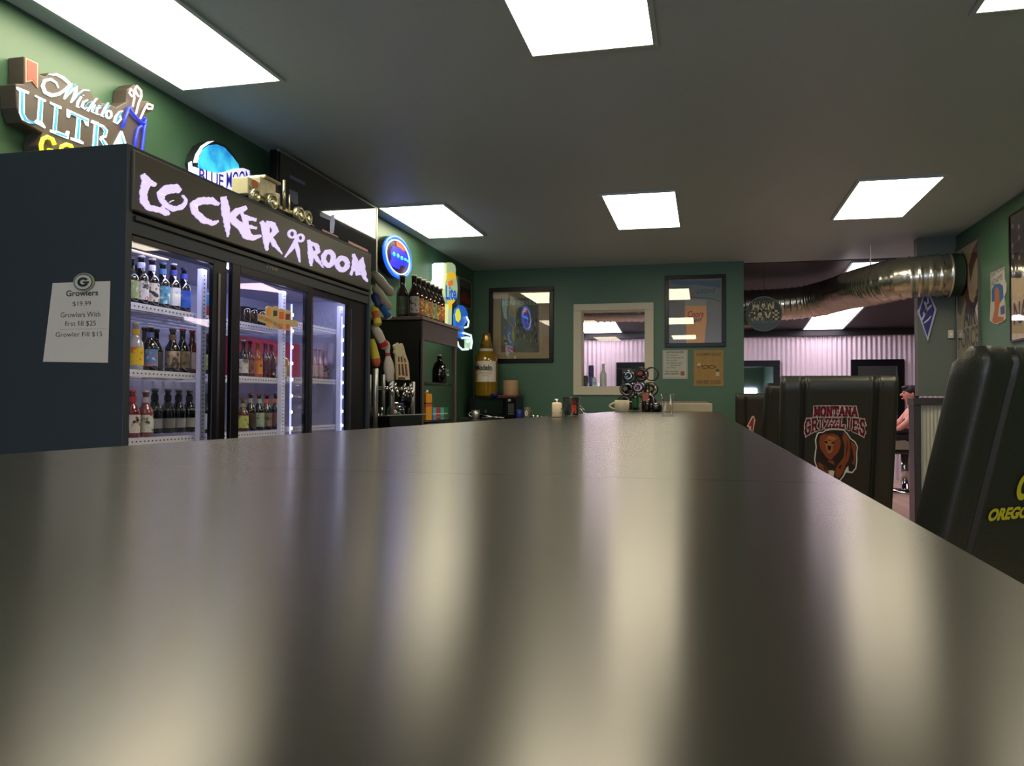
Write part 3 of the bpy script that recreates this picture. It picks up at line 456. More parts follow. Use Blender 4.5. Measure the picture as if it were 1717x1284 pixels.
fb = [ # px, shelf z, X, glass, label, cap, neck, cells, text
 (2.594, ZA, -2.08, DGRN, (150,170,110), (60,60,60), None, [W_], 'dark bottle with pale green label at the left end of the top shelf', .175),
 (2.649, ZA, -2.08, DARK, W_, (200,200,215), (200,200,215), [(200,60,60),(60,60,60)], 'dark bottle with white label and red corner on the top shelf', .188),
 (2.71, ZA, -2.08, DARK, (230,226,214), (215,215,225), (215,215,225), [(30,30,40),(170,120,80)], 'dark bottle with cream label and bold black letters on the top shelf', .188),
 (2.774, ZA, -2.08, DARK, (80,150,180), (70,120,160), (70,120,160), [(200,225,225),(40,70,100),(210,190,140)], 'dark bottle with teal landscape label on the top shelf', .183),
 (2.84, ZA, -2.08, DARK, (222,222,220), (200,205,225), (60,60,140), [(180,180,180)], 'dark bottle with rounded white label on the top shelf', .19),
 (2.908, ZA, -2.08, BLK, (30,95,190), (40,50,110), (60,70,160), [(30,60,160),(40,120,220)], 'tall bottle with bright blue label on the top shelf', .185),
 (2.625, ZB, -2.08, CLR, (240,205,40), (215,215,190), (235,190,60), [(225,120,40),(235,150,40)], 'clear bottle with yellow and orange label on the middle shelf', .178),
 (2.706, ZB, -2.08, DARK, (90,140,200), (220,215,215), (110,120,200), [(225,120,90),(230,230,230),(60,160,200)], 'bottle with blue and coral label on the middle shelf', .172),
 (2.842, ZB, -2.08, DARK, (170,150,130), (90,60,50), (130,110,90), [(70,50,40),(205,190,160)], 'dark bottle with brown bear coloured label, middle shelf', .175),
 (2.906, ZB, -2.08, BLK, (120,105,80), (170,60,50), None, [(60,70,50),(190,150,90)], 'black bottle with olive label and red cap, middle shelf', .18),
 (2.97, ZB, -2.08, AMB, (200,180,165), (190,50,60), None, [(150,90,80)], 'amber bottle with pale peach label and red cap, middle shelf', .18),
 (3.069, ZB, -2.08, DARK, (190,205,90), (170,40,40), None, [(235,235,215)], 'dark bottle with lime label beside the shelf post', .175),
 (2.599, ZC, -2.07, RED, (225,215,200), (200,70,80), (190,50,70), [(40,20,20)], 'red drink bottle at the left end of the bottom shelf', .178),
 (2.674, ZC, -2.07, bglass('rose_glass', (140,70,72)), (225,228,218), (200,200,205), (190,190,205), [(60,60,60)], 'rosy clear bottle with pale square label on the bottom shelf', .175),
 (3.086, ZC, -2.09, GRN, (215,225,205), (60,170,100), None, [], 'green bottle with pale label beside the post on the bottom shelf', .175),
]
GT = 'bottles on the fridge shelves'
for (y, z, x, gm, lab, cc, nk, cells, d, h) in fb: bottle(x, y, z, h, .0285, gm, lab, cc, d, cells, GT, nk)
for k, px in enumerate([2.95,3.035,3.107,3.183]):
    bottle(-2.24, px, ZC, .188, .030, DGRN, (170,170,150) if k % 2 else (190,190,180), (130,140,140), 'dark green bottle in the back row of the bottom shelf, %s' % ('first from the left', 'second from the left', 'second from the right', 'last on the right')[k], [], GT, (50,60,60), .12, .34)
# second row on the upper shelves, dim behind the first
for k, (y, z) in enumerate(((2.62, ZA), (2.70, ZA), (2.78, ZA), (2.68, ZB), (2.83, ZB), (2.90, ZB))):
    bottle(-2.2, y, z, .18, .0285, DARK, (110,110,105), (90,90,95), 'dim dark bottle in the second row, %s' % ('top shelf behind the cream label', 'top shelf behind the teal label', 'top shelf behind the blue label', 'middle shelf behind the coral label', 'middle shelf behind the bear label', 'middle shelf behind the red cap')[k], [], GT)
can = thing('drink_can', 'blue and red drink can on the top fridge shelf beside the post', 'can', (-2.09, 3.1, ZA))
cy = 3.1
obj('body', MB().lathe((-2.09, cy, ZA+.0005), [(0, .022), (.004, .026), (.05, .026), (.098, .026), (.105, .021)], 16, ms=[0, 1, 2, 0, 0]), [lm((190,190,200)), lm((200,70,50)), lm((70,140,200))], can)
# middle bay
obj('red_glow_panel', MB().box(-2.33, -2.24, 3.559, 4.191, ZB, ZB+.21), mat('red_glow_paint', (176, 46, 78), .6), None, bevel=.003, loc=(-2.28, 3.75, ZB))  # red glow behind the bottles, put into the colour of an added panel
tag(bpy.data.objects['red_glow_panel'], 'long dark red panel added as the red glow behind the middle bay bottles', 'box')
mid = [
 (408, 600, ZB, DARK, (215,212,205), (200,190,195), 'brown bottle with white label at the left of the middle bay', [(120,110,110)]),
 (419, 600, ZB, MAR, (150,90,80), (150,40,60), 'maroon bottle with black swirl label in the middle bay', [(50,20,25)]),
 (432, 600, ZB, ORA, (230,140,40), (200,110,40), 'orange bottle with orange label in the middle bay', [(90,50,20)]),
 (445, 600, ZB, MAR, (70,20,45), (160,50,70), 'plum coloured bottle with plain dark label in the middle bay', []),
 (455, 600, ZB, MAR, (60,30,50), (160,50,70), 'dark bottle with white animal print beside the gold jug', [(210,200,190)])]
for px_y, (a, b_, z, gm, lab, cc, d, cells) in zip([3.386,3.442,3.51,3.581,3.637], mid): bottle(-2.10, px_y, z, .172, .024, gm, lab, cc, d, cells, GT)
low = [(AMB, (200,205,110), (150,30,40), (150,150,120), 'short amber bottle with lime label at the left of the lower middle bay', .15),
 (DGRN, (70,50,50), (140,25,35), (170,160,150), 'tall bottle with silver neck and brown label in the lower middle bay', .178),
 (BLK, (170,190,170), (160,20,35), (170,190,170), 'black bottle with pale green meadow label in the lower middle bay', .175),
 (BLK, (140,120,110), (170,30,35), (200,50,50), 'black bottle with grey brown label and red neck in the lower middle bay', .175),
 (BLK, (170,120,110), (150,30,40), (220,80,60), 'black bottle with round red neck seal, last of the lower middle bay', .178)]
for y, (gm, lab, cc, nk, d, h) in zip([3.356,3.421,3.494,3.565,3.649], low): bottle(-2.08, y, ZC, h, .026, gm, lab, cc, d, [(90,80,70)], GT, nk)
JP = [(0, .85), (.03, 1), (.55, 1), (.72, .75), (.82, .42), (.95, .36), (.96, .45), (.98, .45)]
jy = 3.837
bottle(-2.16, jy, ZB, .15, .052, GOLD, (215,215,190), (130,120,90), 'large gold jug with grey band on the middle shelf', [(230,180,90)], GT, prof=JP, z0=.1, z1=.45, wide=.6)
for k, y in enumerate([3.461,3.523,3.599]):
    bottle(-2.14, y, ZA, .095, .027, (BLK, DARK, BLK)[k], None, (60,60,62), 'squat black glass jar on the top shelf of the middle bay, %s' % ('left', 'centre', 'right')[k], [], GT, prof=[(0,.9),(.03,1),(.6,1),(.8,.9),(.93,.85)])
bottle(-2.2, 3.99, ZA, .12, .022, PINK, None, (220,40,60), 'small pink bottle with a red cap behind the cardboard sign', [], GT)
ds = thing('shelf_sign', 'cut out cardboard sign with four small drinks standing before the top shelf', 'sign', (-1.93, 3.4, 1.5))
sg = MB()
BS = [(0,0),(0,0)]
sg.prism([(3.231,1.506),(3.296,1.508),(3.295,1.54),(3.317,1.552),(3.35,1.551),(3.353,1.543),(3.363,1.555),(3.392,1.56),(3.403,1.552),(3.404,1.545),(3.423,1.552),(3.454,1.553),(3.463,1.542),(3.478,1.552),(3.513,1.553),(3.524,1.545),(3.525,1.509),(3.587,1.511),(3.591,1.48),(3.522,1.474),(3.516,1.458),(3.473,1.455),(3.463,1.459),(3.453,1.456),(3.415,1.453),(3.405,1.457),(3.395,1.455),(3.358,1.453),(3.352,1.457),(3.31,1.453),(3.3,1.469),(3.234,1.475)], -1.936, -1.933, 'X')
obj('card', sg, mat('tan_card', (205, 180, 130), .6), ds)
for k, (q, c) in enumerate(zip([[(3.304,1.537),(3.337,1.541),(3.334,1.508),(3.308,1.506)],[(3.36,1.535),(3.393,1.539),(3.393,1.513),(3.36,1.509)],[(3.413,1.534),(3.454,1.539),(3.455,1.506),(3.414,1.501)],[(3.474,1.532),(3.51,1.536),(3.511,1.508),(3.474,1.504)],[(3.312,1.481),(3.338,1.483),(3.338,1.46),(3.313,1.457)],[(3.36,1.479),(3.391,1.482),(3.391,1.458),(3.36,1.455)],[(3.414,1.481),(3.452,1.484),(3.452,1.46),(3.415,1.456)],[(3.476,1.483),(3.508,1.486),(3.508,1.463),(3.477,1.46)]], ((235,150,40),(50,50,50),(235,95,45),(130,35,35),(230,160,70),(180,170,160),(230,140,90),(220,90,90)))):
    obj('printed_drink', MB().prism(q, -1.933, -1.932, 'X'), lm(c), ds)
text('lettering', 'SPORTS ROLL', (-1.931,3.234,1.485), (0, .97, -.12), (0, 0, 1), .21, .018, lm((170, 110, 70)), ds)
# right bay: four pale pink bottles
for k, y in enumerate([4.176,4.238,4.305,4.37]):
    bottle(-2.14, y, ZB+.012, .17, .021, PINK, (205, 185, 185), (110, 60, 60), 'pale pink bottle in the right bay of the fridge, %s' % ('first', 'second', 'third', 'fourth')[k] + ' from the left', [(200,150,150)] if k == 1 else [(90,60,80)] if k == 2 else [], GT)

# ------------------------------------------------------------ notice and magnet on the fridge side
nt_ = thing('price_notice', 'white paper price notice reading Growlers on the fridge side', 'notice', (-2.1, 2.37, 1.4))
obj('sheet', MB().prism([(-2.222, 1.526), (-1.987, 1.526), (-1.991, 1.245), (-2.256, 1.251)], 2.3755, 2.377, 'Y'), mat('paper', (205, 200, 196), .7, noise=.03, scale=12), nt_)
INK = lm((50, 50, 54))
def ntx(s, x0, x1, z, h, bold=0):
    text('lettering', s, (x0, 2.3752, z), (1, 0, 0), (0, 0, 1), x1-x0, h, INK, nt_, depth=.0004, bold=bold)
for s, px0, px1, py, hh, b in (('Growlers', 0, 0, 0, 0, 0),): pass
for s, p0, p1, hpx, b in (('Growlers', (-2.165,2.37,1.477), (-2.034,2.37,1.473), .021, .02), ('$19.99', (-2.137,2.37,1.441), (-2.062,2.37,1.439), .018, 0), ('Growlers With', (-2.186,2.37,1.404), (-2.024,2.37,1.401), .018, 0),
                       ('first fill $25', (-2.168,2.37,1.371), (-2.041,2.37,1.368), .020, 0), ('Growler Fill $15', (-2.205,2.37,1.334), (-2.015,2.37,1.331), .019, 0)):
    ntx(s, p0[0], p1[0], p0[2], hpx, b)
obj('rule', MB().box(-2.19, -2.00, 2.3750, 2.3754, 1.362, 1.363), mat('grey_rule', (150, 148, 145), .6), nt_)
mg = thing('fridge_magnet', 'oval green and white letter G magnet holding the notice', 'magnet', (-2.09, 2.37, 1.52))
cx, cz = -2.089, 1.524
def oval(rx, rz, n=28): return [(cx+rx*math.cos(2*PI*k/n), cz+rz*math.sin(2*PI*k/n)) for k in range(n)]
obj('rim', MB().prism(oval(.042, .032), 2.368, 2.3745, 'Y'), lm((150, 152, 130)), mg)
obj('green_ring', MB().prism(oval(.037, .028), 2.3672, 2.368, 'Y'), lm((30, 55, 48)), mg)
obj('white_oval', MB().prism(oval(.034, .025), 2.3664, 2.3672, 'Y'), lm((195, 195, 185)), mg)
gg = []
for k in range(15):
    a = math.radians(38+k*20.5); gg.append((cx+.018*math.cos(a), cz+.0125*math.sin(a)))
gm_ = MB()
for p, q in zip(gg, gg[1:]):
    pass
L = [(cx+.023*math.cos(math.radians(30+k*22)), cz+.0165*math.sin(math.radians(30+k*22))) for k in range(15)]
R_ = [(cx+.012*math.cos(math.radians(30+k*22)), cz+.0085*math.sin(math.radians(30+k*22))) for k in range(15)]
gm_.ribbon((L, R_), 2.3656, 2.3664, 'Y').prism([(cx, cz+.002), (cx+.024, cz+.002), (cx+.024, cz-.004), (cx, cz-.004)], 2.3656, 2.3664, 'Y')
obj('letter', gm_, lm((28, 40, 40)), mg)

# ------------------------------------------------------------ lit signs on the left wall
SX = -2.50
s1 = thing('led_sign', 'lit script beer sign with golf bag and clubs on the green wall above the fridge', 'neon sign', (-2.55, 2.85, 2.2))
bk = MB()
bk.prism([(2.514,2.414),(2.548,2.413),(2.585,2.415),(2.59,2.374),(2.619,2.378),(2.632,2.397),(2.668,2.412),(2.714,2.412),(2.768,2.402),(2.786,2.399),(2.835,2.411),(2.86,2.409),(2.873,2.393),(2.906,2.398),(2.919,2.384),(2.972,2.396),(3.006,2.396),(3.04,2.423),(3.068,2.443),(3.073,2.5),(3.095,2.521),(3.124,2.544),(3.157,2.54),(3.171,2.517),(3.17,2.486),(3.215,2.5),(3.243,2.492),(3.243,2.466),(3.202,2.435),(3.199,2.383),(3.185,2.183),(2.907,2.07),(2.7,2.044),(2.61,2.053),(2.589,2.098),(2.608,2.152),(2.57,2.157),(2.51,2.16),(2.486,2.208),(2.478,2.295),(2.516,2.308)], LX+.002, SX, 'X')
obj('backing', bk, mat('sign_backing', (72, 64, 58), .5, noise=.2, scale=20), s1, bevel=.004)
obj('ribbon', MB().prism([(2.518,2.409),(2.577,2.411),(2.578,2.316),(2.551,2.333),(2.521,2.316)], SX, SX+.004, 'X'), mat('ribbon_edge', (200, 150, 130), .5, emit=.35, noise=0), s1)
obj('ribbon_face', MB().prism([(2.523,2.405),(2.57,2.406),(2.571,2.322),(2.551,2.339),(2.526,2.323)], SX+.004, SX+.006, 'X'), mat('ribbon_red', (225, 60, 50), .5, emit=.75, noise=0), s1)
WL = emis('led_white', (225, 240, 255), 1.25); BLL = emis('led_sky_blue', (40, 140, 215), .9); YL = emis('neon_yellow', (250, 240, 60), 1.1); DB = emis('neon_blue', (30, 50, 225), 1.1); PKW = emis('neon_pinkish_white', (255, 225, 232), 1.15)
scr = [([(2.682,2.357),(2.672,2.375),(2.642,2.381),(2.606,2.361),(2.595,2.33),(2.608,2.308),(2.628,2.306),(2.647,2.306),(2.668,2.318),(2.687,2.329),(2.704,2.346),(2.719,2.361),(2.733,2.379),(2.748,2.396)],[(2.679,2.354),(2.666,2.369),(2.64,2.37),(2.616,2.356),(2.609,2.336),(2.621,2.32),(2.635,2.321),(2.649,2.321),(2.664,2.329),(2.681,2.338),(2.696,2.351),(2.711,2.365),(2.726,2.382),(2.74,2.398)]),([(2.632,2.389),(2.65,2.395),(2.667,2.401),(2.682,2.4),(2.699,2.399),(2.713,2.395),(2.727,2.392),(2.747,2.378)],[(2.632,2.393),(2.65,2.401),(2.669,2.41),(2.688,2.411),(2.707,2.412),(2.722,2.407),(2.737,2.402),(2.754,2.384)]),([(2.741,2.4),(2.73,2.379),(2.719,2.358),(2.713,2.34),(2.707,2.322)],[(2.753,2.401),(2.744,2.38),(2.735,2.359),(2.724,2.34),(2.714,2.322)]),([(2.715,2.324),(2.731,2.344),(2.748,2.364),(2.764,2.38),(2.774,2.393),(2.766,2.38),(2.761,2.365),(2.752,2.343),(2.743,2.32)],[(2.712,2.325),(2.726,2.345),(2.742,2.367),(2.757,2.384),(2.779,2.403),(2.779,2.383),(2.776,2.366),(2.762,2.343),(2.748,2.32)]),([(2.75,2.323),(2.763,2.339),(2.777,2.355),(2.789,2.371),(2.815,2.396),(2.844,2.406)],[(2.747,2.324),(2.759,2.34),(2.771,2.357),(2.784,2.373),(2.812,2.401),(2.845,2.41)]),([(2.798,2.367),(2.779,2.339),(2.774,2.314),(2.79,2.316)],[(2.806,2.366),(2.79,2.339),(2.784,2.319),(2.791,2.32)]),([(2.813,2.374),(2.816,2.377)],[(2.809,2.375),(2.812,2.378)]),([(2.835,2.367),(2.81,2.351),(2.8,2.323),(2.821,2.32),(2.835,2.333)],[(2.838,2.363),(2.819,2.349),(2.812,2.329),(2.822,2.325),(2.833,2.335)]),([(2.887,2.393),(2.863,2.366),(2.853,2.35),(2.843,2.335),(2.833,2.319)],[(2.892,2.391),(2.872,2.364),(2.862,2.349),(2.852,2.333),(2.842,2.318)]),([(2.848,2.333),(2.87,2.356),(2.87,2.356),(2.864,2.341),(2.857,2.323),(2.874,2.323)],[(2.845,2.334),(2.865,2.36),(2.881,2.361),(2.874,2.342),(2.867,2.328),(2.876,2.327)]),([(2.892,2.344),(2.914,2.361),(2.902,2.368),(2.886,2.349),(2.883,2.322),(2.904,2.326)],[(2.889,2.346),(2.906,2.361),(2.904,2.364),(2.895,2.35),(2.893,2.328),(2.905,2.33)]),([(2.952,2.397),(2.931,2.366),(2.921,2.347),(2.911,2.325),(2.929,2.326)],[(2.959,2.397),(2.941,2.366),(2.932,2.347),(2.923,2.331),(2.931,2.33)]),([(3.044,2.395),(3.022,2.384),(3.008,2.367),(2.995,2.35),(2.988,2.325),(3.013,2.324),(3.04,2.355),(3.031,2.369)],[(3.045,2.39),(3.026,2.381),(3.016,2.366),(3.006,2.35),(3.0,2.331),(3.01,2.329),(3.03,2.354),(3.025,2.365)])] + [([(2.971,2.352),(2.969,2.344),(2.965,2.338),(2.96,2.335),(2.955,2.335),(2.951,2.338),(2.949,2.344),(2.95,2.351),(2.955,2.357),(2.959,2.36),(2.964,2.361),(2.969,2.358),(2.971,2.351)],[(2.981,2.354),(2.979,2.345),(2.971,2.335),(2.96,2.328),(2.949,2.327),(2.942,2.332),(2.939,2.34),(2.941,2.351),(2.948,2.361),(2.959,2.368),(2.971,2.369),(2.978,2.364),(2.981,2.356)])]
m_ = MB()
for LR in scr: m_.ribbon(LR, SX, SX+.004)
obj('script', m_, WL, s1, label='white lit script lettering')['kind'] = 'stuff'
m_ = MB()
for LR in [([(2.717,2.33),(2.729,2.351),(2.741,2.372),(2.754,2.389),(2.769,2.406)],[(2.715,2.33),(2.726,2.351),(2.736,2.373),(2.751,2.39),(2.766,2.407)]),([(2.77,2.347),(2.782,2.363),(2.794,2.378),(2.817,2.397)],[(2.768,2.347),(2.779,2.363),(2.791,2.38),(2.816,2.398)]),([(2.816,2.327),(2.838,2.353),(2.859,2.366),(2.881,2.38)],[(2.814,2.327),(2.835,2.354),(2.857,2.368),(2.88,2.382)]),([(2.85,2.329),(2.882,2.349),(2.901,2.361),(2.92,2.373)],[(2.849,2.331),(2.88,2.352),(2.899,2.364),(2.919,2.375)]),([(2.928,2.338),(2.941,2.357),(2.955,2.376),(2.966,2.391)],[(2.925,2.339),(2.938,2.358),(2.95,2.377),(2.965,2.391)]),([(3.003,2.33),(3.017,2.354),(3.036,2.381)],[(2.999,2.33),(3.012,2.355),(3.033,2.382)])]: m_.ribbon(LR, SX+.004, SX+.006)
obj('script_shading', m_, BLL, s1)['kind'] = 'stuff'
# big serif letters ULTRA: white outline strips with blue cores
UL = [
 [(165,455),(275,500),(270,520),(235,510),(232,700),(262,750),(320,775),(350,745),(362,560),(330,545),(328,528),(425,575),(422,592),(400,585),(392,770),(420,815),(418,830),(350,790),(280,782),(215,750),(190,690),(192,500),(168,478)],
 [(465,590),(565,635),(563,655),(535,648),(520,850),(600,880),(615,850),(635,858),(625,925),(465,860),(466,840),(490,850),(505,630),(466,610)],
 [(615,655),(810,745),(805,810),(785,800),(765,755),(738,745),(728,930),(762,955),(760,972),(650,930),(652,912),(690,920),(705,725),(650,700),(635,735),(615,725)],
 [(830,755),(940,800),(980,850),(970,910),(940,930),(990,1020),(930,1010),(900,940),(890,1000),(890,1010),(850,1005),(865,790),(830,775)],
 [(1098,850),(1112,862),(1160,1040),(1120,1030),(1100,985),(1075,978),(1055,1010),(1020,1000)]]
ULP = [[(2.481,2.284),(2.538,2.287),(2.535,2.277),(2.517,2.275),(2.518,2.194),(2.534,2.179),(2.564,2.179),(2.58,2.197),(2.584,2.278),(2.567,2.279),(2.566,2.285),(2.618,2.285),(2.617,2.277),(2.605,2.275),(2.602,2.194),(2.618,2.179),(2.617,2.173),(2.58,2.178),(2.543,2.168),(2.51,2.17),(2.496,2.191),(2.495,2.271),(2.483,2.275)],[(2.64,2.286),(2.697,2.287),(2.696,2.277),(2.68,2.275),(2.674,2.183),(2.72,2.184),(2.728,2.201),(2.74,2.201),(2.735,2.169),(2.643,2.168),(2.644,2.177),(2.657,2.177),(2.663,2.277),(2.641,2.278)],[(2.726,2.288),(2.844,2.288),(2.842,2.257),(2.829,2.258),(2.817,2.274),(2.8,2.273),(2.796,2.186),(2.817,2.182),(2.816,2.173),(2.749,2.171),(2.75,2.18),(2.773,2.184),(2.78,2.275),(2.747,2.275),(2.738,2.256),(2.727,2.257)],[(3.035,2.303),(3.045,2.3),(3.092,2.216),(3.052,2.219),(3.038,2.237),(3.021,2.235),(3.007,2.215),(2.983,2.212)]]
ULC = [[([(2.5,2.273),(2.5,2.253),(2.5,2.233),(2.5,2.213),(2.501,2.191),(2.519,2.169),(2.545,2.171),(2.569,2.173)],[(2.509,2.276),(2.509,2.256),(2.509,2.236),(2.51,2.216),(2.51,2.197),(2.526,2.177),(2.547,2.178),(2.57,2.179)]),([(2.59,2.274),(2.588,2.254),(2.587,2.233),(2.586,2.213),(2.585,2.192)],[(2.598,2.277),(2.597,2.256),(2.596,2.236),(2.595,2.216),(2.594,2.195)])],[([(2.667,2.276),(2.665,2.256),(2.664,2.237),(2.662,2.217),(2.66,2.198),(2.659,2.178)],[(2.676,2.279),(2.674,2.259),(2.673,2.239),(2.672,2.22),(2.67,2.2),(2.669,2.181)]),([(2.667,2.169),(2.696,2.17),(2.725,2.172)],[(2.67,2.175),(2.698,2.177),(2.727,2.178)])],[([(2.739,2.275),(2.763,2.274),(2.787,2.274),(2.812,2.274),(2.837,2.274)],[(2.742,2.281),(2.766,2.28),(2.79,2.28),(2.815,2.28),(2.84,2.28)]),([(2.784,2.268),(2.783,2.247),(2.781,2.225),(2.779,2.204),(2.777,2.183)],[(2.794,2.271),(2.792,2.249),(2.791,2.228),(2.79,2.207),(2.788,2.186)])],[([(3.032,2.281),(3.039,2.264),(3.046,2.246),(3.054,2.228)],[(3.035,2.283),(3.045,2.267),(3.055,2.25),(3.065,2.234)])]]
for nm, P, C in zip('ULTA', ULP, ULC):
    lt = obj('letter', MB().prism(P, SX, SX+.004, 'X'), WL, s1)
    cc = MB()
    for LR in C: cc.ribbon(LR, SX+.004, SX+.007)
    obj('letter_core', cc, BLL, lt)
rr = MB()
for LR in [([(2.856,2.278),(2.892,2.277)],[(2.861,2.29),(2.899,2.293)]),([(2.876,2.281),(2.875,2.259),(2.873,2.238),(2.871,2.216),(2.87,2.194),(2.868,2.173)],[(2.902,2.289),(2.901,2.267),(2.899,2.245),(2.898,2.223),(2.897,2.202),(2.896,2.18)]),([(2.887,2.277),(2.92,2.279),(2.935,2.268),(2.931,2.248),(2.91,2.235)],[(2.891,2.288),(2.929,2.291),(2.955,2.277),(2.947,2.245),(2.916,2.227)]),([(2.907,2.226),(2.927,2.21),(2.94,2.195),(2.954,2.18)],[(2.919,2.237),(2.946,2.224),(2.96,2.209),(2.974,2.194)])]: rr.ribbon(LR, SX, SX+.004)
lt = obj('letter', rr, WL, s1)
rr = MB()
for LR in [([(2.882,2.276),(2.881,2.256),(2.879,2.236),(2.877,2.216),(2.876,2.196),(2.874,2.177)],[(2.894,2.279),(2.892,2.259),(2.891,2.239),(2.89,2.219),(2.888,2.2),(2.887,2.18)]),([(2.916,2.279),(2.936,2.268),(2.929,2.247)],[(2.92,2.282),(2.945,2.272),(2.936,2.247)]),([(2.917,2.222),(2.931,2.205),(2.945,2.189)],[(2.923,2.226),(2.939,2.211),(2.955,2.196)])]: rr.ribbon(LR, SX+.004, SX+.007)
obj('letter_core', rr, BLL, lt)
def tb(name, pts, r, m, parent, x=SX+.012, seg=8, closed=False):
    return obj(name, MB().tube([(x, a, b) for a, b in pts], r, seg, closed=closed), m, parent)
for q in [[(2.656,2.121),(2.644,2.139),(2.619,2.14),(2.598,2.125),(2.589,2.098),(2.594,2.073),(2.616,2.058)],[(2.649,2.073),(2.651,2.095),(2.626,2.09)],[(2.751,2.126),(2.739,2.143),(2.715,2.14),(2.693,2.126),(2.685,2.101),(2.694,2.073)],[(2.775,2.124),(2.776,2.065),(2.825,2.07)]]: tb('yellow_tube', q, .008, YL, s1)
for q in [[(3.033,2.314),(3.07,2.418)],[(3.07,2.423),(3.099,2.399),(3.14,2.383),(3.174,2.379),(3.184,2.406),(3.165,2.404)],[(3.181,2.402),(3.174,2.348),(3.162,2.26),(3.148,2.202)],[(3.155,2.363),(3.133,2.345),(3.12,2.3),(3.111,2.222)]]: tb('blue_tube', q, .0065, DB, s1)
for q in [[(3.095,2.43),(3.105,2.471),(3.1,2.5),(3.082,2.504),(3.072,2.484),(3.09,2.473)],[(3.117,2.405),(3.134,2.462),(3.152,2.499),(3.148,2.523),(3.121,2.533),(3.107,2.515),(3.119,2.497),(3.134,2.49)],[(3.147,2.395),(3.172,2.445),(3.194,2.479),(3.229,2.484),(3.225,2.467),(3.198,2.457),(3.187,2.463)]]: tb('white_tube', q, .0045, PKW, s1)

s2 = thing('moon_sign', 'lit sign of a round blue disc with white banner behind the fridge top', 'neon sign', (-2.55, 3.8, 2.3))
disc = [(3.614,2.311),(3.619,2.352),(3.65,2.409),(3.702,2.449),(3.769,2.474),(3.839,2.48),(3.912,2.456),(3.973,2.428),(3.989,2.394),(3.843,2.32),(3.653,2.275)]
rim = [(3.588,2.324),(3.606,2.372),(3.65,2.429),(3.708,2.469),(3.769,2.49),(3.853,2.497),(3.934,2.471),(3.988,2.432),(4.035,2.39),(3.844,2.303),(3.628,2.261)]
ban = [(3.563,2.295),(3.653,2.303),(3.759,2.317),(3.843,2.349),(3.929,2.39),(4.003,2.415),(4.065,2.42),(4.081,2.407),(4.081,2.281),(4.039,2.227),(3.962,2.251),(3.845,2.238),(3.707,2.234),(3.564,2.243)]
obj('rim', MB().prism(rim, LX+.002, -2.515, 'X'), M_black, s2, bevel=.003)
obj('edge_glow', MB().prism([(3.581,2.322),(3.599,2.37),(3.643,2.427),(3.701,2.468),(3.748,2.486),(3.702,2.457),(3.65,2.417),(3.619,2.368),(3.607,2.329)], -2.520, -2.512, 'X').prism([(3.536,2.308),(3.558,2.322),(3.563,2.289),(3.564,2.243),(3.539,2.248)], -2.515, -2.51, 'X'), emis('sign_edge_white', (245, 245, 255), 1.2), s2)
def moon_mat():
    m = bpy.data.materials.new('lit_moon_face'); m.use_nodes = True; nt = m.node_tree; b = nt.nodes['Principled BSDF']
    n = nt.nodes.new('ShaderNodeTexNoise'); n.inputs['Scale'].default_value = 9; n.inputs['Detail'].default_value = 5; tc = nt.nodes.new('ShaderNodeTexCoord'); r = nt.nodes.new('ShaderNodeValToRGB')
    r.color_ramp.elements[0].color = (*srgb((20, 110, 205)), 1); r.color_ramp.elements[0].position = .35; r.color_ramp.elements[1].color = (*srgb((70, 215, 250)), 1); r.color_ramp.elements[1].position = .65
    nt.links.new(tc.outputs['Object'], n.inputs[0]); nt.links.new(n.outputs[0], r.inputs[0]); nt.links.new(r.outputs[0], b.inputs['Emission Color']); nt.links.new(r.outputs[0], b.inputs['Base Color']); b.inputs['Emission Strength'].default_value = .8
    return m
obj('moon_face', MB().prism(disc, -2.515, -2.51, 'X'), moon_mat(), s2)
bn = obj('banner', MB().prism(ban, -2.51, -2.50, 'X'), emis('banner_white', (232, 228, 255), .92), s2)
NV = emis('banner_ink', (50, 50, 170), .45)
for s, a, b_, hh in (('BLUE', (-2.5,3.603,2.23), (-2.5,3.816,2.253), .07), ('MOON', (-2.5,3.842,2.26), (-2.5,4.077,2.339), .085)):
    u = (0, b_[1]-a[1], b_[2]-a[2])
    text('lettering', s, (-2.5, a[1], a[2]), u, (0, 0, 1), Vector(u).length, hh, NV, bn, depth=.002, bold=.015)
text('lettering', 'BELGIAN WHITE', (-2.5,3.846,2.217), (0, 1, -.05), (0, 0, 1), .30, .02, NV, bn, depth=.002)

# television on the left wall above the fridge
tv = thing('television', 'large wall television with dark glossy screen reflecting a ceiling light', 'television', (LX, 5.0, 2.0))
obj('housing', MB().box(-2.50, -2.446, 4.28, 5.755, 2.01, 2.602), M_frame, tv, bevel=.003)
obj('bezel', MB().box(-2.45, -2.438, 5.735, 5.757, 2.01, 2.604).box(-2.45, -2.438, 4.28, 5.735, 2.592, 2.604), mat('silver_bezel', (150, 146, 130), .4, metal=.3), tv)
obj('screen', MB().box(-2.446, -2.441, 4.30, 5.735, 2.03, 2.592), mat('dark_glossy_screen', (16, 20, 24), .03, spec=1.0, noise=0, coat=1), tv)
obj('wall_bracket', MB().box(LX, -2.50, 4.8, 5.2, 2.1, 2.45), M_black, tv)
sb = emis('screen_blue', (40, 70, 130), .2); sr = emis('screen_red', (120, 36, 34), .35); sw = emis('screen_pale', (110, 130, 175), .25)
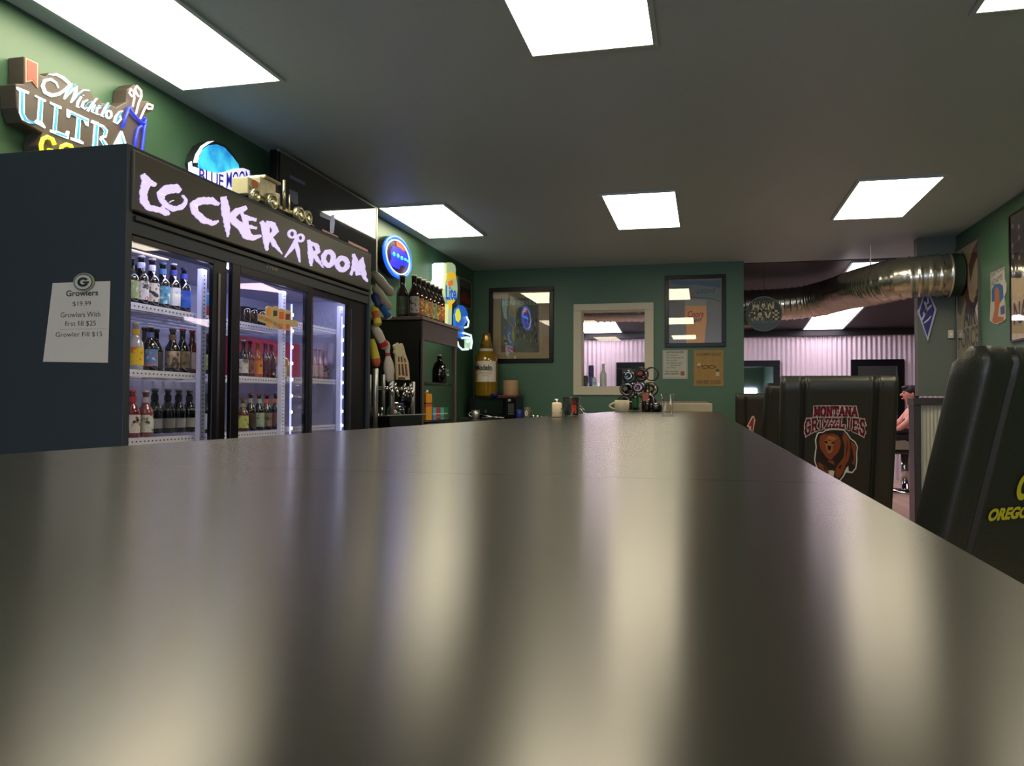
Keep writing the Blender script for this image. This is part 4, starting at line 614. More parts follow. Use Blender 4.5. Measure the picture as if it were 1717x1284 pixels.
for nm, q, c in (('picture', [(4.812,2.35),(4.961,2.361),(4.962,2.331),(4.812,2.327)], sb), ('picture', [(4.975,2.37),(5.015,2.385),(5.03,2.333),(5.011,2.256),(4.957,2.245),(4.956,2.317)], sw),
                 ('picture', [(4.577,2.253),(4.696,2.254),(4.745,2.244),(4.577,2.245)], sr), ('picture', [(4.846,2.251),(5.074,2.25),(5.088,2.241),(4.846,2.237)], sr),
                 ('picture', [(5.246,2.253),(5.574,2.251),(5.592,2.227),(5.246,2.237)], sr), ('picture', [(4.414,2.488),(4.606,2.493),(4.601,2.472),(4.414,2.466)], emis('screen_dim_blue', (36, 48, 70), .3)),
                 ('picture', [(4.41,2.4),(4.516,2.405),(4.518,2.332),(4.462,2.324),(4.417,2.341)], emis('screen_dim_blue', (36, 48, 70), .3))):
    obj(nm, MB().prism(q, -2.441, -2.4402, 'X'), c, tv)  # dim glowing patches laid flat on the dark screen

# model truck built from beer cans on the fridge top
tr = thing('can_truck', 'model lorry made from cut silver and gold cans on the fridge top', 'model truck', (-1.985, 3.45, 2.0))
TIN = mat('cut_tin', (196, 190, 160), .3, metal=.85, noise=.35, scale=60)
TG = mat('gold_tin', (168, 160, 122), .35, metal=.7, noise=.4, scale=70)
tz = 2.0
obj('cab', MB().box(-2.035, -1.955, 3.27, 3.41, tz+.045, tz+.135).box(-2.045, -1.945, 3.30, 3.44, tz+.135, tz+.150).box(-2.03, -1.96, 3.40, 3.46, tz+.04, tz+.10), TIN, tr, bevel=.006)
obj('bonnet', MB().box(-2.035, -1.955, 3.17, 3.27, tz+.03, tz+.105), mat('cream_can_print', (200, 196, 160), .4, metal=.3), tr, bevel=.004)
text('can_print', 'OLYMPIA', (-1.9545, 3.175, tz+.05), (0, 1, 0), (0, 0, 1), .085, .018, lm((60, 58, 50)), tr, depth=.0005, bold=.02)
obj('can_badge', MB().prism([(3.225+.03*math.cos(2*PI*k/20), tz+.085+.018*math.sin(2*PI*k/20)) for k in range(20)], -1.9552, -1.954, 'X'), lm((190, 110, 60)), tr)
obj('chassis', MB().box(-2.02, -1.965, 3.20, 3.73, tz+.03, tz+.05), TG, tr, bevel=.003)
obj('exhaust', MB().cyl((-1.95, 3.475, tz+.03), (-1.95, 3.475, tz+.17), .008), TIN, tr)
obj('antenna', MB().cyl((-1.99, 3.60, tz+.05), (-1.99, 3.60, tz+.135), .004), TIN, tr)
for y, r in ((3.36, .038), (3.215, .03), (3.62, .038), (3.70, .038)):
    for x in (-2.045, -1.965):
        wh = obj('wheel', MB().axis((x, y, tz+r+.001), (x+.03, y, tz+r+.001), [(0, r*.9), (.1, r), (.9, r), (1, r*.86), (1.001, r*.7), (.7, r*.6), (.7, r*.3), (.95, r*.25)], 20), TIN, tr)

# round neon sign, tall beer sign, helmet sign
cyy, czz = 6.345, 2.332
s3 = thing('round_neon_sign', 'round neon sign with blue ring, red mountain and blue letters on the left wall', 'neon sign', (-2.55, cyy, czz-.17))
E_ = lambda ry, rz, n=40: [(cyy+ry*math.cos(2*PI*k/n), czz+rz*math.sin(2*PI*k/n)) for k in range(n)]
obj('housing', MB().prism(E_(.315, .172), LX+.002, -2.515, 'X'), M_frame, s3, bevel=.004)
obj('face', MB().prism(E_(.27, .145), -2.515, -2.512, 'X'), mat('purple_black_face', (40, 14, 40), .3), s3)
obj('blue_ring', MB().tube([(-2.505, a, b_) for a, b_ in E_(.300, .163)], .014, 8, closed=True), emis('ring_blue', (30, 90, 240), 1.5), s3)
obj('inner_ring', MB().tube([(-2.50, a, b_) for a, b_ in E_(.262, .138)], .006, 8, closed=True), emis('ring_pale', (190, 210, 255), 1.2), s3)
obj('blue_scene', MB().prism([(6.25,2.416),(6.318,2.413),(6.422,2.417),(6.494,2.407),(6.622,2.404),(6.642,2.348),(6.625,2.298),(6.551,2.292),(6.425,2.284),(6.391,2.24),(6.288,2.236),(6.204,2.241),(6.178,2.258),(6.219,2.3),(6.201,2.353)], -2.512, -2.509, 'X'), emis('scene_blue', (8, 8, 235), 1.2), s3)
obj('red_scene', MB().prism([(6.317,2.464),(6.368,2.484),(6.421,2.485),(6.474,2.469),(6.511,2.457),(6.556,2.449),(6.557,2.426),(6.476,2.414),(6.404,2.423),(6.335,2.423)], -2.512, -2.507, 'X'), emis('scene_red', (255, 70, 30), 1.3), s3)
for q in [(6.26,2.344),(6.35,2.346),(6.438,2.342),(6.522,2.344),(6.586,2.341)]:
    obj('lit_letter', MB().ball((-2.505, q[0], q[1]), .022, sc=(.4, 1.1 if q[0] < 6.49 else 1.3, .8 if q[0] < 6.49 else .5)), emis('letter_cyan', (40, 190, 255), 1.6), s3)
s4 = thing('tall_beer_sign', 'tall lit bottle shaped beer sign standing over the brown bottles', 'neon sign', (-2.5, 7.55, 1.85))
cl = lambda a: a
bp_ = [(7.404,2.461),(7.475,2.482),(7.585,2.496),(7.673,2.488),(7.699,2.45),(7.687,2.387),(7.74,2.334),(7.762,2.26),(7.738,2.173),(7.656,2.117),(7.582,2.085),(7.569,1.869),(7.453,1.866),(7.46,2.078),(7.376,2.133),(7.34,2.202),(7.361,2.278),(7.395,2.342)]
obj('bottle_face', MB().prism(bp_, -2.45, -2.42, 'X'), mat('lit_cream_face', (186, 205, 160), .4, emit=.55, noise=0), s4, bevel=.004)
obj('gold_band', MB().prism([(7.407,2.358),(7.562,2.398),(7.687,2.399),(7.713,2.361),(7.564,2.338),(7.396,2.298)], -2.42, -2.418, 'X').prism([(7.424,2.11),(7.496,2.101),(7.593,2.128),(7.717,2.178),(7.648,2.119),(7.569,2.087),(7.546,2.036),(7.461,2.026),(7.46,2.078)], -2.42, -2.418, 'X'), mat('lit_gold', (235, 190, 30), .4, emit=.7, noise=0), s4)
obj('hop_print', MB().prism([(7.444,2.29),(7.54,2.323),(7.614,2.315),(7.59,2.274),(7.493,2.249),(7.432,2.259)], -2.42, -2.4178, 'X'), mat('lit_orange', (235, 130, 50), .4, emit=.6, noise=0), s4)
text('lettering', 'Lite', (-2.418,7.371,2.103), (0, 1, .12), (0, -.05, 1), .34, .14, emis('lite_blue', (20, 90, 190), .8), s4, depth=.001, bold=.03)
obj('side_glow', MB().prism([(7.369,2.45),(7.427,2.473),(7.521,2.483),(7.558,2.467),(7.548,2.367),(7.49,2.291),(7.479,2.252),(7.363,2.221),(7.283,2.231),(7.316,2.258),(7.373,2.303)], -2.56, -2.46, 'X'), mat('lit_white_panel', (215, 240, 235), .4, emit=1.0, noise=0), s4, bevel=.004)
obj('stem', MB().prism([(7.522,2.086),(7.669,2.107),(7.661,1.879),(7.526,1.877)], -2.50, -2.45, 'X'), mat('lit_yellow_stem', (250, 225, 90), .4, emit=.9, noise=0), s4)
s5 = thing('helmet_sign', 'lit blue football helmet sign with white face guard beside the tall sign', 'neon sign', (-2.5, 7.8, 1.7))
hp = [(7.59,1.973),(7.625,2.045),(7.738,2.096),(7.842,2.107),(7.95,2.082),(8.019,2.027),(8.047,1.974),(7.953,1.941),(7.847,1.884),(7.901,1.842),(7.876,1.762),(7.72,1.773),(7.656,1.798),(7.592,1.875)]
obj('shell', MB().prism(hp, -2.414, -2.385, 'X'), mat('lit_helmet_blue', (20, 100, 210), .35, emit=.55, noise=.2, scale=12), s5, bevel=.006)
obj('badge', MB().prism([(7.57,1.985),(7.619,2.044),(7.681,2.058),(7.747,2.012),(7.748,1.959),(7.672,1.917),(7.596,1.928)], -2.385, -2.382, 'X'), emis('badge_yellow', (210, 215, 60), .8), s5)
for q in [[(7.599,1.72),(7.643,1.679),(7.761,1.654),(7.976,1.671)],[(7.788,1.823),(7.91,1.824),(8.068,1.824),(8.108,1.758),(8.071,1.682)],[(7.759,1.767),(7.911,1.788),(8.068,1.792)],[(7.847,1.882),(7.955,1.901),(7.985,1.958),(7.906,1.995)],[(7.927,1.745),(8.037,1.757)]]:
    obj('face_guard', MB().tube([(-2.37, a, b_) for a, b_ in q], .010, 8), emis('guard_white', (220, 245, 250), .95), s5)
obj('wall_mount', MB().cyl((LX, 7.85, 1.9), (-2.41, 7.85, 1.9), .02), M_black, s5)
obj('chin_pad', MB().prism([(7.926,1.776),(8.084,1.793),(8.096,1.684),(7.929,1.677)], -2.40, -2.375, 'X'), mat('lit_pale_green', (190, 225, 190), .4, emit=.6, noise=0), s5, bevel=.005)
t = thing('small_poster', 'small silver framed black and red poster in the far left corner', 'poster', (LX, 8.5, 2.16))
obj('frame', MB().prism([(8.219,2.471),(8.749,2.48),(8.746,2.16),(8.225,2.158)], LX+.001, -2.56, 'X'), mat('silver_frame', (150, 160, 160), .35, metal=.6), t)
obj('print', MB().prism([(8.296,2.454),(8.703,2.46),(8.703,2.172),(8.302,2.175)], -2.56, -2.558, 'X'), lm((28, 28, 28)), t)
obj('print_red', MB().prism([(8.314,2.267),(8.411,2.338),(8.557,2.324),(8.677,2.255),(8.589,2.21),(8.329,2.212)], -2.558, -2.557, 'X'), lm((120, 36, 34)), t)
obj('print_grey', MB().prism([(8.31,2.448),(8.688,2.454),(8.69,2.385),(8.312,2.374)], -2.558, -2.557, 'X'), lm((80, 74, 66)), t)

# ------------------------------------------------------------ back counters
bc = thing('back_counter', 'dark back counter along the left wall and under the microwave', 'counter', (-2.2, 7, 0))
obj('worktop', MB().prism([(LX+.002, 4.52), (-1.86, 4.52), (-1.86, 8.2), (-.95, 8.2), (-.95, BY-.002), (LX+.002, BY-.002)], .915, .955, 'Z'), M_dwood2, bc, bevel=.003)
obj('cupboard', MB().prism([(LX+.01, 4.53), (-1.90, 4.53), (-1.90, 8.24), (-.98, 8.24), (-.98, BY-.01), (LX+.01, BY-.01)], 0, .915, 'Z'), M_dwood, bc)
CZ_ = .955
# shelf unit
su = thing('shelf_unit', 'dark wooden open shelf unit carrying a row of brown bottles', 'shelf unit', (-2.3, 6.3, CZ_))
obj('top', MB().box(-2.56, -2.09, 5.82, 6.80, 1.752, 1.776), mat('shelf_top_edge', (110, 100, 92), .3, noise=.15), su, bevel=.003)
obj('side_panel', MB().box(-2.555, -2.12, 5.86, 5.88, CZ_, 1.752), M_dwood2, su)
obj('apron', MB().box(-2.125, -2.105, 5.86, 6.76, 1.60, 1.752), mat('brown_wood_apron', (74, 64, 60), .4, noise=.2, scale=18), su, bevel=.002)
obj('post', MB().box(-2.135, -2.105, 5.86, 5.90, CZ_, 1.60), mat('brown_wood_post', (84, 78, 72), .4, noise=.2, scale=18), su, bevel=.002)
obj('post', MB().box(-2.135, -2.105, 6.69, 6.73, CZ_, 1.60), mat('brown_wood_post', (84, 78, 72), .4), su, bevel=.002)
obj('post', MB().box(-2.555, -2.525, 6.69, 6.73, CZ_, 1.60), M_dwood, su, bevel=.002)
obj('shelf', MB().box(-2.55, -2.135, 5.88, 6.72, 1.268, 1.283), M_dwood2, su)
obj('shelf', MB().box(-2.55, -2.135, 5.88, 6.72, .965, .98), M_dwood2, su)
M_brb = bglass('brown_growler_glass', (26, 16, 12))
gp_ = 'brown bottles on the shelf unit'
BB = [(0, .88), (.02, 1), (.55, 1), (.66, .8), (.73, .45), (.95, .42), (.955, .50), (.985, .50)]
bottle(-2.30, 5.93, 1.776, .33, .048, M_brb, (62, 74, 62), (215, 210, 190), 'dark growler with moss green label standing alone on the shelf unit', [(80, 100, 85)], None, prof=BB, z0=.08, z1=.5, wide=1.0)
cols = [(150,150,150),(170,90,60),(140,120,90),(165,110,70),(120,150,110),(150,90,70),(190,100,50)]
for k in range(7):
    bottle(-2.20, 5.92+k*.105, 1.776, .325-.002*k, .043, M_brb, cols[k], (215, 210, 190), 'brown growler in the row on the shelf unit, %s from the left' % ('first', 'second', 'third', 'fourth', 'fifth', 'sixth', 'seventh')[k], [(220,190,90),(60,40,30),(190,60,50)] if k else [(60,50,45)], gp_, prof=BB, z0=.1, z1=.5, wide=1.1, face=-.9)
jg = thing('black_jug', 'matt black growler jug on the inner shelf of the dark unit', 'jug', (-2.21, 6.58, 1.283))
obj('body', MB().lathe((-2.21, 6.58, 1.2835), [(0,.055),(.01,.062),(.12,.062),(.17,.045),(.195,.02),(.225,.02),(.226,.024),(.235,.024)], 20), BLK, jg)
obj('cap', MB().lathe((-2.21, 6.58, 1.5185), [(0,.018),(.012,.018)], 14), M_white, jg)
text('letter', 'G', (-2.150, 6.58, 1.35), (.3, 1, 0), (0, 0, 1), .035, .05, lm((200, 200, 200)), jg, depth=.004)
def cart(name, desc, x0, x1, y0, y1, z0, z1, base, bands, cat='box', txt=None):
    t = thing(name, desc, cat, ((x0+x1)/2, (y0+y1)/2, z0))
    obj('carton', MB().box(x0, x1, y0, y1, z0+.0005, z1), lm(base), t, bevel=.002)
    for (a, b_, c) in bands: obj('band', MB().box(x0-.0008, x1+.0008, y0-.0008, y1+.0008, z0+(z1-z0)*a, z0+(z1-z0)*b_), lm(c), t)
    if txt: text('lettering', txt[0], (x1+.001, y0+.01, z0+(z1-z0)*txt[1]), (0, 1, 0), (0, 0, 1), y1-y0-.02, txt[2], lm(txt[3]), t, depth=.0008)
    return t
o_ = cart('juice_carton', 'tall orange yellow juice bottle box on the lowest shelf of the unit', -2.20, -2.14, 6.05, 6.19, .98, 1.19, (235, 160, 30), ((.62, .66, (60, 40, 30)), (.5, .62, (230, 120, 60))), txt=('JUICE', .51, .02, (120, 40, 30)))
obj('cap', MB().lathe((-2.17, 6.12, 1.19), [(0,.025),(.03,.022)], 12), M_steel, o_)
for k, (c, d) in enumerate((((90, 170, 210), 'pale blue packet'), ((190, 40, 50), 'red packet'), ((60, 190, 170), 'turquoise packet'), ((30, 120, 60), 'green packet'))):
    cart('packet', d + ' standing on the lowest shelf right of the orange carton', -2.20, -2.14, 6.215+k*.10, 6.305+k*.10, .98, 1.08, c, ((.45, .52, (225, 225, 225)), (.2, .3, (c[1], c[0], c[2]))))
t = thing('framed_badge', 'blue framed picture with pale letter standing on the inner shelf', 'picture', (-2.45, 6.2, 1.283))
obj('frame', MB().box(-2.50, -2.48, 5.98, 6.45, 1.284, 1.49), mat('tan_frame', (150, 120, 90), .5), t)
obj('print', MB().box(-2.48, -2.478, 6.0, 6.43, 1.30, 1.47), lm((34, 58, 84)), t)
text('letter', 'e G', (-2.478, 6.05, 1.34), (0, 1, 0), (0, 0, 1), .30, .08, lm((190, 200, 210)), t, depth=.001)
t = thing('red_plaque', 'small red plaque and tan frame leaning on the lower shelf', 'plaque', (-2.48, 6.3, .98))
obj('frame', MB().box(-2.53, -2.50, 6.05, 6.55, .981, 1.24), mat('tan_frame', (150, 120, 90), .5), t)
obj('print', MB().box(-2.50, -2.498, 6.08, 6.52, 1.0, 1.22), lm((28, 60, 48)), t)
obj('badge', MB().box(-2.498, -2.496, 6.1, 6.35, 1.15, 1.2), lm((110, 20, 30)), t)
t = thing('wooden_paddle', 'brown oval wooden paddle hanging behind the packets', 'paddle', (-2.4, 6.56, 1.1))
obj('blade', MB().prism([(6.60+.04*math.cos(2*PI*k/20), 1.18+.085*math.sin(2*PI*k/20)) for k in range(20)], -2.42, -2.41, 'X'), mat('paddle_wood', (120, 70, 50), .4, noise=.3), t)
t = thing('black_hat_box', 'round dark tin in front of the shelf side, behind the tap handles', 'tin', (-2.2, 5.7, CZ_))
obj('body', MB().lathe((-2.2, 5.7, CZ_+.0005), [(0,.075),(.28,.075),(.285,.07)], 20), BLK, t)

# ------------------------------------------------------------ beer taps
tp = thing('tap_tower', 'stainless steel beer tap tower with upright tubes and four taps', 'beer tap', (-1.95, 4.9, CZ_))
def post(y, z1, r, x=-1.95): return obj('column', MB().axis((x, y, CZ_+.001), (x, y, z1), [(0, r), (.985, r), (1, r*.7)], 16), M_steel, tp)
post(4.595, 1.325, .016); post(4.69, 1.29, .011, -2.03); post(4.86, 1.325, .016); post(4.96, 1.30, .012, -2.05); post(5.245, 1.26, .013)
obj('manifold', MB().cyl((-1.95, 4.595, 1.205), (-1.95, 5.10, 1.205), .012), M_chrome, tp)
for y in (4.715, 4.80, 4.965, 5.07):
    f = MB().cyl((-1.95, y, 1.205), (-1.905, y, 1.205), .011).tube([(-1.905, y, 1.205), (-1.892, y, 1.19), (-1.885, y+.005, 1.155)], .009).cyl((-1.905, y, 1.205), (-1.905, y, 1.245), .008)
    f.ball((-1.905, y, 1.205), .016)
    obj('faucet', f, M_chrome, tp)
obj('drip_tray', MB().prism([(4.62, 1.035), (5.22, 1.035), (5.14, .957), (4.64, .957)], -1.99, -1.87, 'X'), M_frame, tp, bevel=.003)
obj('tray_rail', MB().box(-1.872, -1.866, 4.60, 5.30, 1.036, 1.042), M_steel, tp)
def handle(name, desc, p0, p1, prof, mats, ms=None, seg=14, par=None):
    if par: return obj(name, MB().axis(p0, p1, prof, seg, ms=ms), mats, par, label=desc)
    t = thing(name, desc, 'tap handle', p0)
    obj('body', MB().axis(p0, p1, prof, seg, ms=ms), mats, t); return t
PIN = [(0,.016),(.06,.024),(.3,.034),(.45,.030),(.62,.016),(.70,.0135),(.76,.0155),(.86,.020),(.95,.016),(1,.004)]
PW_ = mat('pin_white', (188, 180, 168), .4); RS = lm((165, 40, 45))
handle('bowling_pin_handle', 'bowling pin tap handle with two red stripes above the front taps', (-1.905, 4.715, 1.246), (-1.925, 4.70, 1.50), PIN, [PW_, RS], [0,0,0,0,1,0,0,0,0], par=tp)
h2 = handle('firecracker_handle', 'yellow tapered tap handle with red print beside the bowling pin', (-1.945, 4.60, 1.335), (-1.965, 4.57, 1.50), [(0,.014),(.15,.026),(.3,.028),(.8,.020),(1,.012)], [lm((200, 185, 50)), lm((190, 90, 60))], [1, 1, 0, 0], par=tp)
# louvred guitar-shaped handle
h3 = obj('slatted_handle', MB().prism([(4.834,1.262),(4.808,1.414),(4.78,1.432),(4.791,1.45),(4.77,1.473),(4.801,1.487),(4.818,1.486),(4.836,1.498),(4.857,1.491),(4.885,1.493),(4.905,1.482),(4.897,1.461),(4.923,1.446),(4.915,1.42),(4.965,1.264)], -1.915, -1.90, 'X'), mat('cream_handle', (205, 196, 158), .4), tp, bevel=.002, label='cream slatted tap handle with scalloped head')
for q in [[(4.831,1.409),(4.851,1.41),(4.859,1.375),(4.837,1.374)],[(4.876,1.411),(4.901,1.413),(4.911,1.376),(4.884,1.376)],[(4.838,1.364),(4.864,1.365),(4.877,1.291),(4.847,1.288)],[(4.889,1.366),(4.916,1.368),(4.948,1.291),(4.904,1.292)],[(4.836,1.277),(4.951,1.281),(4.958,1.266),(4.839,1.262)]]:
    obj('slot', MB().prism(q, -1.90, -1.8985, 'X'), lm((90, 34, 26)), h3)
h4 = obj('slatted_handle', MB().prism([(5.032,1.268),(5.007,1.421),(4.98,1.484),(4.968,1.5),(4.985,1.505),(5.013,1.486),(5.04,1.445),(5.101,1.388),(5.131,1.269)], -1.945, -1.93, 'X'), mat('cream_handle', (205, 196, 158), .4), tp, bevel=.002)
for q in [[(5.017,1.413),(5.044,1.406),(5.051,1.381),(5.024,1.384)],[(5.027,1.371),(5.057,1.373),(5.089,1.292),(5.047,1.29)]]: obj('slot', MB().prism(q, -1.93, -1.9285, 'X'), lm((120, 50, 36)), h4)
# more handles racked on the end of the fridge, sticking out
GRY = mat('grey_pin', (150, 146, 136), .45)
rk = [('grey tapered tap handle, topmost of the handles on the fridge end', (628,457), (655,492), .036, [GRY], (0,)),
      ('second grey tapered tap handle leaning on the fridge end', (628,480), (651,517), .036, [GRY], (0,)),
      ('blue and white tap handle sticking out of the fridge end', (634,500), (652,533), .030, [lm((30, 84, 150)), PW_], (0,0,0,0,1)),
      ('navy tap handle close to the fridge corner', (626,492), (637,512), .032, [lm((30, 40, 90))], (0,)),
      ('upper yellow tap handle with red spot below the blue one', (627,512), (633,545), .030, [lm((205, 190, 60)), lm((190, 90, 50))], (0,0,1,0,0)),
      ('white bowling pin tap handle with red flash above the striped pin', (625,545), (645,585), .036, [PW_, RS], (0,0,0,1,0))]
HP = [((-1.97,4.591,1.907),(-1.93,4.783,1.804)),((-1.97,4.602,1.825),(-1.93,4.746,1.706)),((-1.97,4.65,1.758),(-1.93,4.757,1.647)),((-1.97,4.594,1.78),(-1.93,4.603,1.7)),((-1.97,4.605,1.708),(-1.93,4.577,1.585)),((-1.97,4.599,1.587),(-1.93,4.693,1.455))]
for (d, _, _, r, ms_, mi), (a, b_) in zip(rk, HP):
    mi = (list(mi)*5)[:5] if len(mi) == 1 else list(mi)
    r *= .86; handle('tap_paddle', d, a, b_, [(0, r*.5), (.12, r*.8), (.35, r), (.7, r*.85), (.9, r), (1, r*.7)], ms_, mi)
tg = thing('beer_glass', 'empty beer glass standing between the tap columns', 'glass', (-2.02, 4.79, CZ_))
obj('body', MB().lathe((-2.01, 4.775, CZ_+.0005), [(0,.026),(.01,.028),(.13,.038),(.131,.035),(.015,.024)], 18), glass('drinking_glass', refl=2.2), tg)
rb = thing('snack_bag', 'clear bag of red and blue sweets by the tap tower', 'bag', (-2.05, 5.18, CZ_))
obj('bag', MB().ball((-2.05, 5.18, CZ_+.085), .085, sc=(.7, .9, 1), seg=16), glass('bag_film', refl=2.5), rb)
rd = random.Random(4)
for k in range(14):
    a = rd.random()*6.28
    obj('sweet', MB().ball((-2.05+.035*math.cos(a), 5.18+.05*math.sin(a), CZ_+.03+.009*k), .018, sc=(1, 1.3, .8), seg=8), lm(((170, 40, 60), (40, 80, 160), (60, 150, 80), (200, 180, 170))[k % 4]), rb)

# ------------------------------------------------------------ things on the back counter by the far wall
gb = thing('giant_bottle', 'giant gold beer bottle with white label on the microwave', 'bottle', (-2.335, 8.55, 1.19))
bx, by, bz = -2.335, 8.55, 1.19
MG = mat('olive_gold_glass', (128, 98, 14), .08, spec=.8, noise=.25, scale=9, coat=.7)
obj('body', MB().lathe((bx, by, bz+.0005), [(0,.115),(.02,.125),(.40,.125),(.45,.112),(.50,.07),(.60,.058),(.61,.052)], 24), MG, gb)
obj('foil_neck', MB().lathe((bx, by, bz+.52), [(0,.072),(.14,.045),(.17,.04),(.175,.03)], 20), mat('gold_foil', (188, 150, 84), .3, metal=.8), gb)
m_ = MB(); arc(m_, (bx, by, bz), .0742, .465, .525, -PI, PI-.01, 20, 0); obj('collar', m_, lm((190, 186, 176)), gb)
m_ = MB(); arc(m_, (bx, by, bz), .1265, .16, .385, -2.15, -.35, 14, 0)
lb = obj('label', m_, lm((205, 200, 190)), gb)
m_ = MB(); arc(m_, (bx, by, bz), .1264, .16, .385, -2.6, -2.15, 5, 0); obj('label_edge', m_, lm((190, 130, 40)), gb)
text('lettering', 'Modelo', (bx-.085, by-.128, bz+.285), (1, 0, 0), (0, 0, 1), .185, .06, lm((34, 34, 40)), gb, depth=.006, bold=.02)
text('lettering', 'Especial', (bx-.01, by-.128, bz+.215), (1, 0, .12), (0, 0, 1), .11, .02, lm((150, 130, 100)), gb, depth=.006, shear=.3)
obj('label_rule', MB().box(bx-.08, bx+.10, by-.135, by-.133, bz+.258, bz+.262), lm((200, 160, 80)), gb)
mw = thing('microwave', 'black microwave oven on the far back counter', 'microwave', (-2.23, 8.6, CZ_))
obj('body', MB().box(-2.49, -1.975, 8.45, 8.80, CZ_+.008, 1.188), M_frame, mw, bevel=.006)
obj('door', MB().box(-2.485, -2.08, 8.435, 8.45, CZ_+.02, 1.18), mat('microwave_door', (14, 15, 16), .12, spec=.7), mw, bevel=.003)
obj('window', MB().box(-2.43, -2.13, 8.433, 8.435, CZ_+.055, 1.15), mat('dark_green_window', (22, 34, 30), .08, spec=.8), mw)
obj('control_panel', MB().box(-2.075, -1.98, 8.44, 8.45, CZ_+.02, 1.18), M_frame, mw)
for i in range(3):
    for j in range(5): obj('button', MB().box(-2.058+i*.022, -2.043+i*.022, 8.437, 8.44, CZ_+.045+j*.024, CZ_+.062+j*.024), lm((96, 96, 96)), mw)
obj('display', MB().box(-2.06, -2.03, 8.437, 8.44, 1.14, 1.165), lm((150, 150, 145)), mw)
for x in (-2.46, -2.0): obj('foot', MB().cyl((x, 8.5, CZ_), (x, 8.5, CZ_+.008), .012).cyl((x, 8.75, CZ_), (x, 8.75, CZ_+.008), .012), M_frame, mw)
t = thing('red_tray', 'flat red tray on the microwave under the brown roll', 'tray', (-2.08, 8.57, 1.188))
obj('tray', MB().box(-2.2, -1.97, 8.47, 8.7, 1.1885, 1.205), lm((120, 32, 34)), t, bevel=.004)
t = thing('paper_roll', 'brown paper towel roll standing on the microwave', 'paper roll', (-2.065, 8.58, 1.205))
obj('roll', MB().lathe((-2.065, 8.58, 1.2055), [(0,.082),(.004,.084),(.16,.084),(.163,.082),(.163,.03),(.15,.028)], 28), mat('kraft_paper', (158, 130, 98), .7), t)
obj('core', MB().lathe((-2.065, 8.58, 1.35), [(0,.028),(.0195,.028),(.0195,.024)], 16), mat('core_card', (120, 95, 70), .8), t)
t = thing('plastic_tub', 'small blue tub on the microwave beside the giant bottle', 'tub', (-2.22, 8.50, 1.188))
obj('tub', MB().lathe((-2.215, 8.445, 1.1885), [(0,.03),(.025,.036),(.03,.04),(.036,.04)], 18), lm((36, 60, 130)), t)
def mug(name, desc, x, y, z, r, h, m, cat='mug', hs=-1, txt=None, inside=None):
    t = thing(name, desc, cat, (x, y, z))
    obj('body', MB().lathe((x, y, z+.0005), [(0, r*.8), (.06*h, r*.95), (.5*h, r), (h, r*.97), (h, r*.88), (.15*h, r*.85), (.1*h, .001)], 22), m, t)
    obj('handle', MB().tube([(x+hs*(r*.92+r*.75*math.sin(PI*k/8)), y, z+h*(.2+.6*k/8)) for k in range(9)], r*.12, 8), m, t)
    if txt: text('letter', txt[0], (x-r*.5, y-r-.001, z+h*.25), (1, 0, 0), (0, 0, 1), r*.9, h*.45, lm(txt[1]), t, depth=.001, bold=.03)
    return t
mug('steel_mug', 'polished steel mug in front of the microwave', -2.38, 8.30, CZ_, .045, .09, M_steel)
mug('blue_mug', 'small blue mug right of the microwave', -1.915, 8.35, CZ_, .033, .10, lm((40, 52, 130)), hs=1)
mug('white_letter_mug', 'tall grey mug with a white zero right of the blue mug', -1.83, 8.35, CZ_, .034, .125, mat('grey_mug', (112, 104, 92), .3), hs=1, txt=('0', (220, 215, 205)))
t = thing('sink_mat', 'flat dark drainer lying at the left end of the back counter', 'drainer', (-2.45, 8.28, CZ_))
obj('mat', MB().box(-2.55, -2.44, 8.22, 8.40, CZ_+.0005, CZ_+.012), lm((56, 60, 56)), t, bevel=.003)
t = thing('serving_tray', 'black tray with a chrome rim leaning before the microwave', 'tray', (-2.2, 8.3, CZ_))
obj('tray', MB().box(-2.31, -2.09, 8.24, 8.40, CZ_+.0005, CZ_+.010), M_frame, t, bevel=.003)
obj('rim', MB().tube([(-2.32, 8.24, CZ_+.055), (-2.25, 8.24, CZ_+.03), (-2.15, 8.24, CZ_+.018), (-2.05, 8.24, CZ_+.012)], .006), M_chrome, t)
for k, (dx, w_, c) in enumerate(((-.30, .10, (190, 180, 170)), (-.2, .04, (150, 60, 60)), (-.15, .07, (200, 196, 180)))):
    t = thing('utensil', 'small %s utensil on the black tray' % ('long pale', 'short red', 'broad cream')[k], 'utensil', (-2.0+dx, 8.27, CZ_+.010))
    obj('blade', MB().box(-2.0+dx, -2.0+dx+w_, 8.262, 8.275, CZ_+.0105, CZ_+.017), lm(c), t, bevel=.002)
    obj('grip', MB().cyl((-2.0+dx+w_*.6, 8.268, CZ_+.02), (-2.0+dx+w_*.95, 8.268, CZ_+.02), .004), M_black, t)
for k, x in enumerate((-1.76, -1.715, -1.67)):
    t = thing('shot_glass', 'little shiny metal jigger on the back counter, %s of three' % ('left', 'middle', 'right')[k], 'jigger', (x, 8.33, CZ_))
    obj('cup', MB().lathe((x, 8.33, CZ_+.0005), [(0,.015),(.02,.008),(.045-.008*k,.018),(.045-.008*k,.015),(.024,.006)], 14), M_chrome, t)
t = thing('counter_tap', 'thin chrome sink tap with curved spout on the back counter', 'sink tap', (-1.25, 8.5, CZ_))
obj('spout', MB().tube([(-1.35, 8.5, 1.06), (-1.33, 8.5, 1.075), (-1.28, 8.5, 1.06), (-1.25, 8.5, 1.01), (-1.24, 8.5, CZ_+.001)], .007), M_chrome, t)
